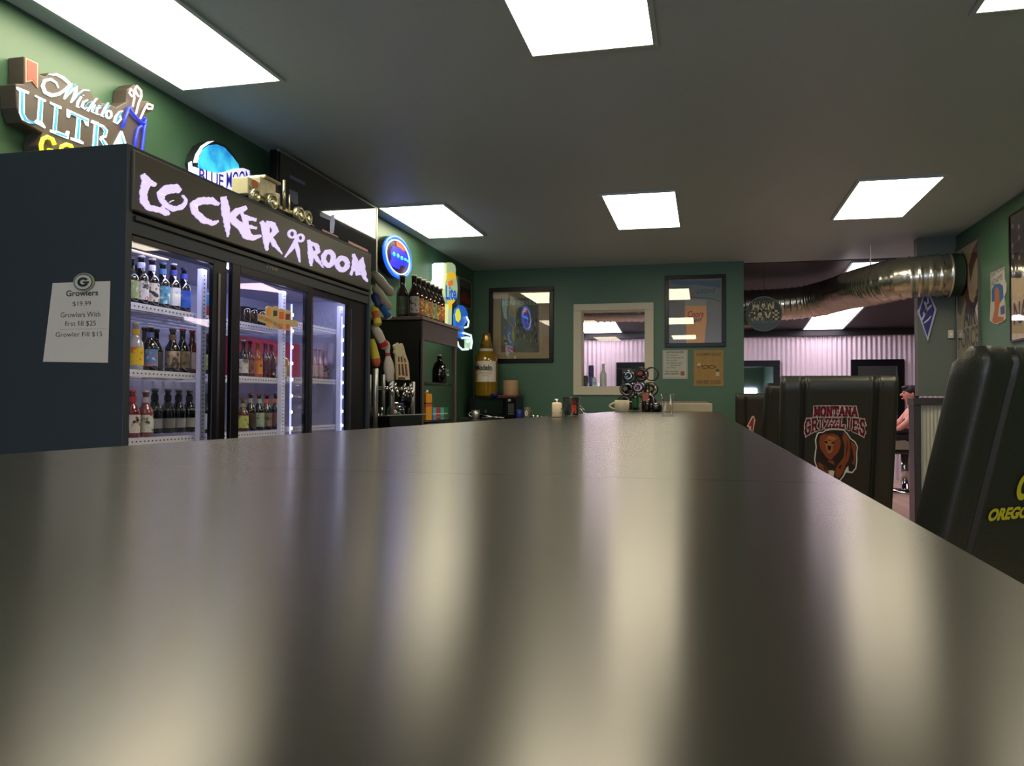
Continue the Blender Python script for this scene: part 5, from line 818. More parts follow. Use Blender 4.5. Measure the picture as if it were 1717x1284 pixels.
obj('lever', MB().tube([(-1.28, 8.5, 1.085), (-1.25, 8.5, 1.06), (-1.235, 8.5, 1.02)], .005).ball((-1.285, 8.5, 1.09), .012).ball((-1.235, 8.5, 1.015), .014), M_chrome, t)

# ------------------------------------------------------------ on the bar
BZ = 1.06
t = thing('soap_shaker', 'small white ceramic pump bottle with red spots on the bar', 'pump bottle', (-.55, 3.03, BZ))
x, y = -.552, 3.045
obj('body', MB().lathe((x, y, BZ+.0005), [(0,.0165),(.004,.0185),(.052,.0185),(.056,.016),(.057,.007)], 22), mat('cream_ceramic', (226, 206, 172), .3), t)
obj('base_ring', MB().lathe((x, y, BZ+.0003), [(0,.0188),(.003,.0188)], 22), lm((90, 50, 40)), t)
obj('pump', MB().cyl((x, y, BZ+.057), (x, y, BZ+.068), .004).box(x-.007, x+.005, y-.003, y+.003, BZ+.066, BZ+.071), M_steel, t)
for a, z in ((-2.9, .035), (-2.6, .018), (-.5, .018), (-.3, .033), (-2.75, .016)):
    obj('spot', MB().ball((x+.0183*math.cos(a), y+.0183*math.sin(a), BZ+z), .003, seg=8), lm((150, 40, 40)), t)
DG = glass('drinking_glass', refl=2.2)
t = thing('tumbler', 'clear plastic tumbler with red print behind the pump bottle', 'glass', (-.56, 3.36, BZ))
x, y = -.548, 3.36
obj('body', MB().lathe((x, y, BZ+.0005), [(0,.030),(.003,.031),(.079,.0375),(.080,.0375),(.080,.036),(.005,.0295),(.005,.001)], 24), glass('tumbler_plastic', (205, 210, 205), refl=2.5), t)
m_ = MB(); arc(m_, (x, y, BZ), .0345, .012, .072, -1.35, -.75, 4, 0, [1], random.Random(3)); obj('print', m_, [lm((190, 60, 50)), lm((60, 52, 50))], t)
t = thing('pint_glass', 'clear pint glass standing near the end of the bar', 'glass', (-.174, 3.8, BZ))
x, y = -.172, 3.80
obj('body', MB().lathe((x, y, BZ+.0005), [(0,.021),(.004,.0235),(.1,.032),(.101,.0325),(.101,.031),(.012,.0205),(.012,.001)], 24), DG, t)
mug('cream_mug', 'round cream coffee mug by the wine rack', -.571, 5.70, BZ, .052, .082, mat('cream_glaze', (214, 204, 172), .3), hs=-1)
t = thing('paper_stack', 'long white box topped with grey sheets at the end of the bar', 'box', (-.15, 6.3, BZ))
obj('box', MB().box(-.375, .045, 6.12, 6.42, BZ+.0005, BZ+.062), mat('warm_white_card', (205, 190, 160), .6), t, bevel=.003)
for k in range(4): obj('sheet', MB().box(-.378+.004*k, .03-.008*k, 6.13+.004*k, 6.41, BZ+.0625+.004*k, BZ+.0662+.004*k), mat('grey_sheet', (150, 140, 126), .7), t)
t = thing('serving_board', 'pale tray under the wine rack', 'tray', (-.5, 6.0, BZ))
obj('tray', MB().box(-.62, -.40, 5.90, 6.12, BZ+.0005, BZ+.012), mat('pale_tray', (165, 158, 148), .5), t, bevel=.004)
wr = thing('wine_rack', 'black wire wine rack of stacked rings on the bar', 'wine rack', (-.5, 6.05, BZ+.012))
WR = mat('black_wire', (14, 14, 14), .3)
rc = [(-.585, 1.13), (-.495, 1.13), (-.405, 1.13), (-.565, 1.225), (-.475, 1.235), (-.39, 1.225), (-.545, 1.32), (-.46, 1.335), (-.385, 1.335)]
for (x, z) in rc:
    for yy in (5.96, 6.06):
        obj('ring', MB().tube([(x+.048*math.cos(2*PI*k/22), yy, z+.048*math.sin(2*PI*k/22)) for k in range(22)], .0035, 6, closed=True), WR, wr)
obj('base', MB().tube([(-.62, 5.96, 1.076), (-.36, 5.96, 1.076)], .004, 6).tube([(-.62, 6.06, 1.076), (-.36, 6.06, 1.076)], .004, 6).tube([(-.49, 5.96, 1.08), (-.49, 6.06, 1.08)], .004, 6), WR, wr)
def lying(x, z, gm, cap, desc, lab=None, rev=False):
    t = thing('wine_bottle', desc, 'wine bottle', (x, 6.0, z), group='bottles lying in the wine rack')
    a, b_ = ((x, 5.86, z), (x, 6.15, z)) if not rev else ((x, 6.15, z), (x, 5.86, z))
    obj('body', MB().axis(a, b_, [(.08,.002),(.0,.030),(.02,.036),(.6,.036),(.72,.022),(.78,.013),(1,.0125)], 18), gm, t)
    p = [a[0], a[1]+(b_[1]-a[1])*.86, z]; q = [b_[0], b_[1]+(b_[1]-a[1])*.01, z]
    obj('foil', MB().axis(p, q, [(0,.0145),(1,.0145)], 14), lm(cap), t)
    if lab: obj('label', MB().axis((a[0], a[1]+(b_[1]-a[1])*.2, z), (a[0], a[1]+(b_[1]-a[1])*.5, z), [(0,.0363),(1,.0363)], 18), lm(lab), t)
lying(-.565, 1.225, BLK, (110, 104, 104), 'black wine bottle with silver foil in the left ring of the rack', (190, 185, 180), True)
lying(-.475, 1.235, MAR, (120, 30, 40), 'dark red wine bottle in the middle ring of the rack', (110, 40, 50), False)
lying(-.39, 1.225, DGRN, (200, 170, 60), 'dark green bottle with gold foil in the right ring of the rack', (205, 200, 160), True)
lying(-.545, 1.32, BLK, (60, 56, 50), 'black bottle with pale label in the top left ring of the rack', (190, 186, 170), False)
lying(-.46, 1.335, DARK, (170, 60, 40), 'brown wine bottle with copper foil in the top middle ring', (150, 70, 50), True)
lying(-.585, 1.13, BLK, (40, 30, 50), 'black wine bottle in the lower left ring of the rack', None, True)
bottle(-.492, 5.875, BZ+.0125, .17, .022, GRN, (30, 90, 40), (190, 190, 180), 'slim green bottle standing before the wine rack', [], None, wide=1.4)
WP = [(0,.9),(.02,1),(.5,1),(.62,.6),(.72,.4),(.97,.38),(1,.38)]
bottle(-.40, 5.80, BZ, .20, .042, DARK, (190, 110, 96), (60, 20, 20), 'dark wine bottle with salmon pink square label at the rack foot', [], None, prof=WP, z0=.38, z1=.68, wide=.55, cat='wine bottle', face=-1.9)
t = thing('black_jar', 'squat black candle jar at the foot of the wine rack', 'jar', (-.34, 5.72, BZ))
obj('body', MB().lathe((-.335, 5.72, BZ+.0005), [(0,.035),(.01,.045),(.05,.048),(.06,.04),(.062,.03)], 20), BLK, t)
for k, (x, c, d) in enumerate(((-.455, (200, 195, 170), 'white salt shaker on the pale tray'), (-.53, (70, 40, 34), 'brown pepper shaker on the pale tray'))):
    t = thing('shaker', d, 'shaker', (x, 5.92, BZ+.012))
    obj('body', MB().lathe((x, 5.92, BZ+.0125), [(0,.012),(.05,.011),(.052,.009)], 14), lm(c), t)
    obj('top', MB().lathe((x, 5.92, BZ+.0645), [(0,.0105),(.012,.008)], 14), M_chrome, t)

# ------------------------------------------------------------ pictures on the back wall
Yb = BY
art = MB().box(-2.335, -1.685, Yb-.012, Yb-.002, 1.62, 2.375, 0)
art.prism([(-2.247,2.307),(-1.806,2.296),(-1.803,1.688),(-2.244,1.693)], Yb-.014, Yb-.012, 'Y', 1)
pf = framed('framed_print', 'black framed race crowd print with wide tan mount on the back wall', 'picture', -2.385, -1.645, 1.575, 2.42, Yb, .045, M_frame, art, [mat('tan_mount', (160, 142, 108), .6), mat('race_print', (92, 100, 92), .6, noise=.45, scale=9)])
rd = random.Random(9); pb = [(-2.247,2.307),(-1.803,1.688)]
cr_ = MB(); 
for k in range(46):
    x = pb[0][0] + (pb[1][0]-pb[0][0])*rd.uniform(.36, .95); z = pb[1][1] + (pb[0][1]-pb[1][1])*rd.uniform(.18, .55); hh = rd.uniform(.02, .06)
    cr_.add([(x-.007, Yb-.0145, z), (x+.007, Yb-.0145, z), (x+.005, Yb-.0145, z+hh), (x-.005, Yb-.0145, z+hh)], [(0, 1, 2, 3)], rd.choice((0, 0, 1, 2)))
obj('printed_runners', cr_, [lm((60, 44, 40)), lm((128, 96, 84)), lm((150, 148, 136))], pf)
text('lettering', 'BONNERVILLE', (pb[0][0]+.01, Yb-.0145, pb[0][1]-.085), (1, 0, 0), (0, 0, 1), pb[1][0]-pb[0][0]-.02, .05, lm((160, 176, 168)), pf, depth=.001)
obj('printed_banner', MB().box(pb[0][0]+.03, pb[0][0]+.17, Yb-.0155, Yb-.0145, pb[1][1]+.01, pb[1][1]+.07), lm((140, 50, 50)), pf)
ca = MB().box(-.385, .162, Yb-.012, Yb-.002, 1.77, 2.455, 0)
cf2 = framed('beer_poster', 'black framed beer poster with amber pint on the back wall', 'poster', -.428, .206, 1.728, 2.497, Yb, .043, M_frame, ca, [mat('grey_poster', (112, 112, 104), .6, noise=.1, scale=6)])
def pp(name, q, m, d): return obj(name, MB().prism(q, Yb-.0118, Yb-.0121-d, 'Y'), m, cf2)
pp('printed_sky', [(-0.368,2.449),(0.155,2.433),(0.155,2.297),(-0.369,2.416)], lm((40, 74, 110)), .001)
pp('printed_mountain', [(-0.369,2.378),(-0.109,2.397),(0.155,2.351),(0.155,2.232),(0.018,2.263),(-0.216,2.263),(-0.369,2.229)], lm((84, 108, 112)), .0015)
pp('printed_barrel', [(-0.369,2.223),(-0.291,2.254),(-0.131,2.267),(0.039,2.251),(0.155,2.216),(0.155,2.205),(0.039,2.24),(-0.131,2.256),(-0.291,2.243),(-0.369,2.21)], lm((60, 60, 56)), .002)
pp('printed_pint', [(-0.216,2.187),(0.007,2.181),(0.009,2.018),(-0.014,1.768),(-0.2,1.77),(-0.203,1.956),(-0.218,2.044)], mat('amber_print', (215, 150, 40), .5, noise=.12, scale=10), .002)
pp('printed_foam', [(-0.216,2.236),(0.005,2.23),(0.007,2.165),(-0.216,2.17)], lm((140, 138, 122)), .0025)
for s, a, b_, hh, c, sh in (('Coors', (300,322), (505,322), .055, (175, 44, 44), .3), ('LIGHT', (512,305), (712,305), .055, (62, 66, 66), .3), ('Coors', (428,545), (585,540), .07, (170, 40, 40), .3), ('LIGHT', (430,588), (575,585), .05, (66, 50, 40), .3)):
    pass
A = [(-0.323,8.84,2.285),(-0.107,8.84,2.279),(-0.096,8.84,2.297),(0.115,8.84,2.291),(-0.189,8.84,2.042),(-0.019,8.84,2.044),(-0.184,8.84,1.99),(-0.035,8.84,1.99)]
for i, (s, hh, c) in enumerate((('Coors', .055, (185, 48, 46)), ('LIGHT', .048, (60, 64, 64)), ('Coors', .075, (170, 40, 36)), ('LIGHT', .045, (66, 50, 40)))):
    text('lettering', s, (A[2*i][0], Yb-.0152, A[2*i][2]), (1, 0, 0), (0, 0, 1), A[2*i+1][0]-A[2*i][0], hh, lm(c), cf2, depth=.0005, shear=.3, bold=.03)
def plate(name, desc, cat, x0, x1, z0, z1, m, d=.004):
    t = thing(name, desc, cat, ((x0+x1)/2, Yb, z0)); obj('plate', MB().box(x0, x1, Yb-d, Yb-.0005, z0, z1), m, t, bevel=.002); return t
t = plate('tin_sign', 'white tin sign listing bar phone fees on the back wall', 'sign', -.452, -.19, 1.39, 1.70, lm((176, 176, 168)))
obj('border', MB().box(-.444, -.198, Yb-.0045, Yb-.0043, 1.691, 1.693).box(-.444, -.198, Yb-.0045, Yb-.0043, 1.397, 1.399).box(-.444, -.442, Yb-.0045, Yb-.0043, 1.399, 1.691).box(-.200, -.198, Yb-.0045, Yb-.0043, 1.399, 1.691), lm((90, 90, 90)), t)
for k, (s, x0, w_, z, hh) in enumerate((('BAR PHONE FEES', -.412, .185, 1.665, .018), ('$1...Not here', -.41, .12, 1.636, .014), ("$2...On his way out", -.41, .18, 1.608, .014), ('$3...Just left', -.41, .11, 1.580, .014), ("$4...Haven't seen", -.41, .165, 1.552, .014),
                        ('him all day', -.37, .11, 1.528, .014), ('$5...Who?', -.41, .10, 1.502, .014), ('The bartender', -.43, .15, 1.462, .017), ('never answers', -.43, .15, 1.435, .017))):
    text('lettering', s, (x0, Yb-.0045, z), (1, 0, 0), (0, 0, 1), w_, hh, lm((56, 54, 52)), t, depth=.0005, bold=.015)
obj('printed_badge', MB().box(-.262, -.222, Yb-.0048, Yb-.0045, 1.425, 1.47), lm((150, 76, 40)), t)
t = plate('goggles_sign', 'yellow aged tin sign with a pair of glasses on the back wall', 'sign', -.125, .182, 1.313, 1.697, mat('aged_yellow_tin', (150, 118, 52), .5, noise=.25, scale=14))
BK = lm((60, 48, 28))
text('lettering', 'A JUDGEMENT GOGGLE', (-.10, Yb-.0045, 1.625), (1, 0, 0), (0, 0, 1), .255, .04, BK, t, depth=.0005, bold=.01)
text('lettering', 'WEAR BEER GOGGLES', (-.10, Yb-.0045, 1.335), (1, 0, 0), (0, 0, 1), .255, .04, BK, t, depth=.0005, bold=.01)
gl_ = MB()
for cx_ in (-.005, .062): gl_.tube([(cx_+.03*math.cos(2*PI*k/16), Yb-.006, 1.515+.018*math.sin(2*PI*k/16)) for k in range(16)], .003, 6, closed=True)
gl_.tube([(-.045, Yb-.006, 1.535), (-.03, Yb-.006, 1.522)], .004, 6).tube([(.09, Yb-.006, 1.522), (.107, Yb-.006, 1.51)], .004, 6).tube([(.02, Yb-.006, 1.522), (.032, Yb-.006, 1.522)], .004, 6)
obj('printed_glasses', gl_, BK, t)
obj('printed_face', MB().prism([(-.088, 1.55), (-.06, 1.56), (-.05, 1.535), (-.07, 1.52), (-.09, 1.53)], Yb-.0055, Yb-.0045, 'Y').prism([(.105, 1.47), (.135, 1.47), (.142, 1.42), (.10, 1.42)], Yb-.0055, Yb-.0045, 'Y'), lm((176, 168, 140)), t)
obj('printed_hair', MB().prism([(-.09, 1.528), (-.07, 1.52), (-.052, 1.53), (-.06, 1.515), (-.08, 1.512)], Yb-.0058, Yb-.0052, 'Y').prism([(.103, 1.485), (.12, 1.495), (.138, 1.485), (.135, 1.465), (.106, 1.465)], Yb-.0058, Yb-.0052, 'Y'), BK, t)

# ------------------------------------------------------------ seen through the back wall window
t = thing('station_shelf', 'dark shelf just beyond the white framed window', 'shelf', (-1.1, 9.05, 1.30))
obj('board', MB().box(-1.42, -.55, 8.985, 9.20, 1.285, 1.305), M_frame, t, bevel=.003)
obj('bracket', MB().box(-1.3, -1.28, 8.985, 9.15, 1.18, 1.285).box(-.7, -.68, 8.985, 9.15, 1.18, 1.285), M_frame, t)
bottle(-1.255, 9.08, 1.305, .245, .030, lm((80, 70, 130)), (120, 110, 170), (120, 120, 190), 'purple product bottle on the shelf behind the window', [], None, prof=[(0,.9),(.02,1),(.9,1),(.97,.9)], wide=1.5)
bottle(-1.215, 9.03, 1.305, .12, .027, lm((205, 205, 220)), (150, 190, 200), (30, 30, 34), 'small white spray bottle on the shelf behind the window', [], None, prof=[(0,.9),(.02,1),(.75,1),(.9,.5)], wide=1.5)
bottle(-1.318, 9.05, 1.305, .14, .034, lm((60, 56, 64)), None, (180, 170, 190), 'dark jar at the left end of the shelf behind the window', [], None, prof=[(0,.9),(.02,1),(.8,1),(.9,.8)])
bottle(-1.115, 9.05, 1.305, .26, .037, bglass('frosted_glass', (200, 205, 195), .25), None, (190, 190, 160), 'frosted long neck bottle with green base behind the window', [], None)
# corrugated wall mirrors
for (x0, x1, z1, d) in ((-1.42, -.62, 1.80, 'black framed mirror seen through the white framed window'), (.36, 1.126, 1.813, 'black framed mirror on the corrugated wall beside the green wall end'), (2.16, 2.913, 1.817, 'black framed mirror on the corrugated wall above the bear chair')):
    t = thing('wall_mirror', d, 'mirror', ((x0+x1)/2, 13.3, .7)); f = MB(); e = .10
    for a in ((x0, x1, z1-e, z1), (x0, x1, .6, .6+e), (x0, x0+e, .6+e, z1-e), (x1-e, x1, .6+e, z1-e)): f.box(a[0], a[1], 13.25, 13.31, a[2], a[3])
    obj('frame', f, M_frame, t, bevel=.004)
    obj('mirror_glass', MB().box(x0+e, x1-e, 13.28, 13.30, .6+e, z1-e), mat('mirror_silver', (225, 225, 225), .03, metal=1, noise=0), t)
# round sign and duct
t = thing('round_sign', 'round dark sign reading Man Cave hanging in the opening', 'sign', (.60, 9.0, 1.9))
ccx, ccz, cr2 = 0.603, 2.084, .187
ci = lambda r, n=36: [(ccx+r*math.cos(2*PI*k/n), ccz+r*math.sin(2*PI*k/n)) for k in range(n)]
obj('rim', MB().prism(ci(cr2), 8.99, 9.005, 'Y'), mat('grey_sign_rim', (88, 102, 108), .5), t)
obj('disc', MB().prism(ci(cr2-.012), 8.986, 8.99, 'Y'), mat('sign_charcoal', (52, 50, 44), .5), t)
low = [(ccx+(cr2-.014)*math.cos(a), ccz+(cr2-.014)*math.sin(a)) for a in [PI+.35+k*(PI-.7)/14 for k in range(15)]]
obj('lower_band', MB().prism(low, 8.984, 8.986, 'Y'), mat('sign_blue_grey', (62, 78, 88), .5), t)
for s, x0, x1, z0, z1 in (('MAN', -.115, .115, .035, .12), ('CAVE', -.155, .165, -.06, .025)):
    slab('lettering', s, lambda a, h, x0=x0, x1=x1, z0=z0, z1=z1: (ccx+x0+(x1-x0)*a, 8.983, ccz+z0+(z1-z0)*h), .24, mat('sign_cream', (196, 194, 160), .5), t, aspect=1)
text('lettering', 'est. for good times', (ccx-.12, 8.983, ccz-.10), (1, 0, 0), (0, 0, 1), .24, .022, lm((110, 124, 134)), t, depth=.0005)
obj('cord', MB().cyl((ccx, 8.998, ccz+cr2-.01), (ccx, 8.998, 2.61), .002, 6), M_black, t)
du = thing('air_duct', 'silver flexible air duct snaking from the right wall into the back room', 'duct', (1.5, 8.4, 2.08))
key = [(2.06, 7.75, 2.255), (1.85, 7.75, 2.25), (1.68, 7.80, 2.24), (1.55, 8.02, 2.235), (1.47, 8.45, 2.26), (1.44, 8.95, 2.30), (1.38, 9.40, 2.32), (1.20, 9.68, 2.30), (.95, 9.78, 2.28), (.6, 9.8, 2.27), (0, 9.8, 2.27), (-1, 9.8, 2.29), (-2.4, 9.9, 2.30)]
def cr_spline(P, n):
    out = []
    for i in range(len(P)-1):
        p = [Vector(P[max(0, i-1)]), Vector(P[i]), Vector(P[i+1]), Vector(P[min(len(P)-1, i+2)])]
        m = max(2, int((p[2]-p[1]).length/n))
        for k in range(m):
            t_ = k/m; out.append(.5*((2*p[1])+(p[2]-p[0])*t_+(2*p[0]-5*p[1]+4*p[2]-p[3])*t_*t_+(3*p[1]-p[0]-3*p[2]+p[3])*t_**3))
    out.append(Vector(P[-1])); return out
path = cr_spline(key, .012)
rad = []; ribs = []; acc = 0; last = path[0]
for i, p in enumerate(path):
    acc += (p-last).length; last = p
    rad.append(.180 + (.011 if (acc % (.048 if 1.2 < p.x < 1.6 else .075)) < .013 else 0))
obj('flexible_hose', MB().tube(path, .18, 28, rad=rad), mat('duct_metal', (196, 192, 180), .22, metal=.95, noise=.25, scale=14), du)
obj('painted_collar', MB().axis((2.155, 7.75, 2.255), (2.05, 7.75, 2.255), [(0,.180),(.05,.186),(.9,.186),(.92,.192),(1,.192)], 28), mat('dark_green_collar', (36, 62, 52), .4), du)
obj('clamp', MB().axis((2.066, 7.75, 2.255), (2.05, 7.75, 2.255), [(0,.193),(1,.193)], 28), M_steel, du)
obj('strap_hanger', MB().box(1.5, 1.51, 8.15, 8.17, 2.42, 2.629), M_steel, du)
t = thing('wall_box', 'olive grey vent box under the duct beside the wall end', 'vent box', (.5, 9.3, 1.95))
obj('box', MB().box(.15, .50, 9.15, 9.45, 1.98, 2.14), mat('olive_box', (116, 114, 92), .6), t, bevel=.004)
obj('hanger', MB().cyl((.3, 9.3, 2.14), (.3, 9.3, 2.59), .006), M_black, t)
# partition wall fittings
t = thing('diamond_sign', 'purple blue diamond beer sign with silver edge on the grey partition', 'sign', (1.95, 7.94, 1.72))
obj('rim', MB().prism([(1.944,2.142),(2.011,1.976),(1.937,1.689),(1.856,1.954),(1.902,2.097)], 7.925, 7.949, 'Y'), mat('silver_sign_rim', (176, 180, 205), .3, metal=.5), t)
obj('face', MB().prism([(1.942,2.121),(1.994,1.976),(1.932,1.732),(1.869,1.952),(1.905,2.083)], 7.922, 7.925, 'Y'), mat('indigo_face', (44, 40, 112), .4), t)
lt = MB()
for LR in [([(1.903,2.047),(1.921,1.984),(1.905,1.934),(1.879,1.883)],[(1.919,2.052),(1.936,1.983),(1.916,1.929),(1.892,1.876)]),([(1.903,1.927),(1.947,1.977),(1.974,2.01)],[(1.893,1.937),(1.934,1.99),(1.963,2.021)]),([(1.907,1.849),(1.944,1.88),(1.967,1.915)],[(1.9,1.857),(1.936,1.89),(1.961,1.92)]),([(1.931,2.095),(1.934,2.038),(1.92,2.029)],[(1.945,2.095),(1.948,2.034),(1.926,2.018)])]: lt.ribbon(LR, 7.9195, 7.922, 'Y')
obj('lettering', lt, lm((190, 186, 205)), t)
t = thing('thermostat', 'small white wall box on the grey partition', 'thermostat', (2.14, 7.94, 1.73))
obj('case', MB().box(2.105, 2.150, 7.925, 7.949, 1.715, 1.79), mat('aged_white', (186, 182, 170), .5), t, bevel=.005)
obj('dial', MB().cyl((2.128, 7.925, 1.75), (2.128, 7.921, 1.75), .01), M_white, t)

# ------------------------------------------------------------ posters on the right wall (facing -X)
def rp(name, q, m, parent, d, th=.0005): return obj(name, MB().prism(q, RX-d, RX-d-th, 'X'), m, parent)
af = thing('flag_poster', 'poster with waving red striped flag and navy lettering in a thin metal frame', 'poster', (RX, 7.6, 1.3))
q0 = [(7.905, 1.22), (7.905, 2.545), (7.285, 2.465), (7.285, 1.22)]
q0 = [(7.90, 1.28), (7.90, 2.50), (7.29, 2.50), (7.29, 1.28)]
fz = MB()
for a in ((7.29, 7.90, 2.485, 2.50), (7.29, 7.90, 1.28, 1.295), (7.29, 7.305, 1.295, 2.485), (7.885, 7.90, 1.295, 2.485)): fz.box(RX-.02, RX-.001, *a)
obj('frame', fz, mat('pewter_frame', (96, 98, 94), .35, metal=.6), af)
rp('print', [(7.305, 1.295), (7.885, 1.295), (7.885, 2.485), (7.305, 2.485)], mat('cream_flag', (196, 178, 154), .6, noise=.1, scale=5), af, .010)
FR = mat('flag_red', (104, 50, 48), .6)
for a in ([(7.56, 2.30), (7.45, 2.42), (7.31, 2.47), (7.31, 2.36), (7.42, 2.28), (7.52, 2.15)], [(7.88, 2.30), (7.75, 2.36), (7.62, 2.22), (7.55, 2.02), (7.45, 1.96), (7.31, 2.12), (7.31, 2.02), (7.44, 1.86), (7.6, 1.9), (7.7, 2.1), (7.80, 2.2), (7.88, 2.15)]): rp('printed_stripe', a, FR, af, .0105)
rp('printed_shade', [(7.88, 2.45), (7.88, 1.95), (7.80, 1.9), (7.68, 2.0), (7.62, 2.3), (7.7, 2.45)], mat('flag_shadow', (104, 98, 84), .6), af, .0108)
text('lettering', 'AIR', (RX-.0112, 7.712, 1.789), (0, -1, 0), (0, 0, 1), .33, .19, mat('navy_print', (44, 42, 88), .6), af, depth=.0005, bold=.03)
text('lettering', 'FORCE', (RX-.0112, 7.86, 1.609), (0, -1, 0), (0, 0, 1), .54, .17, mat('outline_print', (92, 90, 108), .6), af, depth=.0005, bold=.02)
obj('glass', MB().box(RX-.0145, RX-.0135, 7.305, 7.885, 1.295, 2.485), M_gloss, af)
sa = thing('cutout_sign', 'shaped tin beer sign with seated figure on the right wall', 'sign', (RX, 6.9, 1.7))
rp('plate', [(7.037,2.158),(6.938,2.157),(6.734,2.157),(6.729,2.058),(6.694,2.015),(6.701,1.96),(6.741,1.928),(6.725,1.86),(6.72,1.761),(6.773,1.747),(6.895,1.74),(6.979,1.753),(7.064,1.786),(7.035,1.966)], lm((164, 160, 150)), sa, .001, .006)
rp('printed_panel', [(7.01,2.021),(6.941,2.051),(6.831,2.044),(6.765,2.016),(6.754,1.929),(6.836,1.892),(6.945,1.925),(7.007,1.923)], lm((44, 88, 140)), sa, .007)
rp('printed_figure', [(6.942,2.012),(6.892,2.029),(6.846,1.994),(6.836,1.892),(6.88,1.801),(6.759,1.779),(6.76,1.751),(6.951,1.75),(7.006,1.776),(6.947,1.857)], lm((150, 92, 62)), sa, .0076)
rp('printed_corner', [(6.823,1.862),(6.735,1.87),(6.732,1.804),(6.812,1.803)], lm((70, 70, 120)), sa, .0076)
a, b_ = (2.17,7.019,2.111), (2.17,6.736,2.11)
text('lettering', 'SAMUEL', (RX-.0078, a[1], a[2]), (0, -1, .1), (0, 0, 1), abs(a[1]-b_[1]), .05, lm((60, 80, 110)), sa, depth=.0004)
text('lettering', 'ADAMS', (RX-.0078, a[1], a[2]-.07), (0, -1, .1), (0, 0, 1), abs(a[1]-b_[1])*.9, .05, lm((60, 80, 110)), sa, depth=.0004)
st_ = thing('stars_poster', 'poster with dark starry flag at the right edge of the picture', 'poster', (RX, 6.3, 1.58))
fz = MB()
for a in ((5.98, 6.60, 2.49, 2.505), (5.98, 6.60, 1.575, 1.59), (5.98, 5.995, 1.59, 2.49), (6.585, 6.60, 1.59, 2.49)): fz.box(RX-.02, RX-.001, *a)
obj('frame', fz, M_frame, st_)
rp('print', [(5.995, 1.59), (6.585, 1.59), (6.585, 2.49), (5.995, 2.49)], mat('cream_flag', (168, 150, 128), .6), st_, .010)
rp('printed_canton', [(5.995, 2.49), (6.585, 2.49), (6.585, 2.05), (6.4, 2.02), (6.2, 2.1), (5.995, 2.05)], lm((44, 38, 44)), st_, .0105)
for k in range(14):
    y = 6.54-.12*(k % 5); z = 2.42-.11*(k//5)-.03*(k % 2)
    rp('printed_star', [(y+.025*(1 if j % 2 == 0 else .42)*math.cos(PI/2+j*PI/5), z+.025*(1 if j % 2 == 0 else .42)*math.sin(PI/2+j*PI/5)) for j in range(10)], lm((170, 150, 140)), st_, .011)
text('lettering', 'NAVY', (RX-.011, 6.54, 1.70), (0, -1, 0), (0, 0, 1), .48, .16, mat('navy_print', (44, 42, 88), .6), st_, depth=.0005, bold=.03)
obj('glass', MB().box(RX-.0145, RX-.0135, 5.995, 6.585, 1.59, 2.49), M_gloss, st_)

# ------------------------------------------------------------ bar chairs
def chair(loc, rot, label, w_=.444, ztop=1.23, group='black padded bar chairs along the bar'):
    t = thing('bar_chair', label, 'bar chair', (loc[0], loc[1], 0), rot, group)
    th, rec = .095, .268
    # cushioned back: grid over width/height with piped seams, built as a closed slab
    def slab_pts(front):
        pts = []; nx, nz = 80, 18
        for j in range(nz+1):
            v_ = j/nz; z = .64 + (ztop-.64)*v_
            for i in range(nx+1):
                u_ = i/nx; x = (u_-.5)*w_
                edge = min(u_, 1-u_)*w_; ez = (1-v_)*(ztop-.64)
                q = 0
                for sx in (-.5*w_+.085, .5*w_-.085):
                    d = abs(x-sx); q -= .013*math.exp(-(d/.0065)**2)
                    q += .0025*math.exp(-((abs(x-sx)-.014)/.005)**2)
                rr = .035 if front else .022
                def rnd_(e): return 0 if e >= rr else rr - math.sqrt(max(0, rr*rr-(rr-e)**2))
                q -= rnd_(edge) * .9 + rnd_(ez) * .9
                q = max(q, -.045)
                y = (th/2+q) if front else -(th/2+q)
                pts.append((x, y-(z-.78)*rec, z))
        return pts, nx, nz
    A_, nx, nz = slab_pts(False); B_, _, _ = slab_pts(True)
    mb = MB(); n = len(A_)
    idx = lambda i, j: j*(nx+1)+i
    fs = []
    for j in range(nz):
        for i in range(nx):
            fs.append((idx(i, j), idx(i+1, j), idx(i+1, j+1), idx(i, j+1))); fs.append((n+idx(i, j), n+idx(i, j+1), n+idx(i+1, j+1), n+idx(i+1, j)))
    for j in range(nz):
        for i in (0, nx): fs.append((idx(i, j), idx(i, j+1), n+idx(i, j+1), n+idx(i, j)))
    for i in range(nx):
        for j in (0, nz): fs.append((idx(i, j), idx(i+1, j), n+idx(i+1, j), n+idx(i, j)))
    mb.add(A_+B_, fs, 0, True)
    obj('backrest', mb, M_leather, t, local=True)
    obj('seat', MB().box(-w_/2, w_/2, .10, .48, .66, .76), M_leather, t, bevel=.02, local=True)
    for sx in (-1, 1):
        for y0 in (.04, .38):
            obj('leg', MB().axis((sx*(w_/2-.03), y0+.06, .66), (sx*(w_/2+.01), y0+(.03 if y0 else -.03), .001), [(0,.018),(1,.013)], 10), M_frame, t, local=True)
    obj('foot_ring', MB().tube([(-w_/2, -.02, .25), (w_/2, -.02, .25), (w_/2, .41, .25), (-w_/2, .41, .25)], .01, 8, closed=True), M_steel, t, local=True)
    return t
def chair_face(x, z, d=.001):
    return (x, -.0475-.0025-d-(z-.78)*.268, z)
def cpoly(mb, pts, d, m=0):
    mb.add([chair_face(x, z, d) for x, z in pts], [tuple(range(len(pts)))], m); return mb
c2_ = chair((.519, 3.605), 0, 'black padded bar chair with a brown bear under arched maroon lettering')
C2 = None
def clay(name, polys, m, d, par):
    mb = MB()
    for q in polys: cpoly(mb, q, d)
    return obj(name, mb, m, par, local=True)
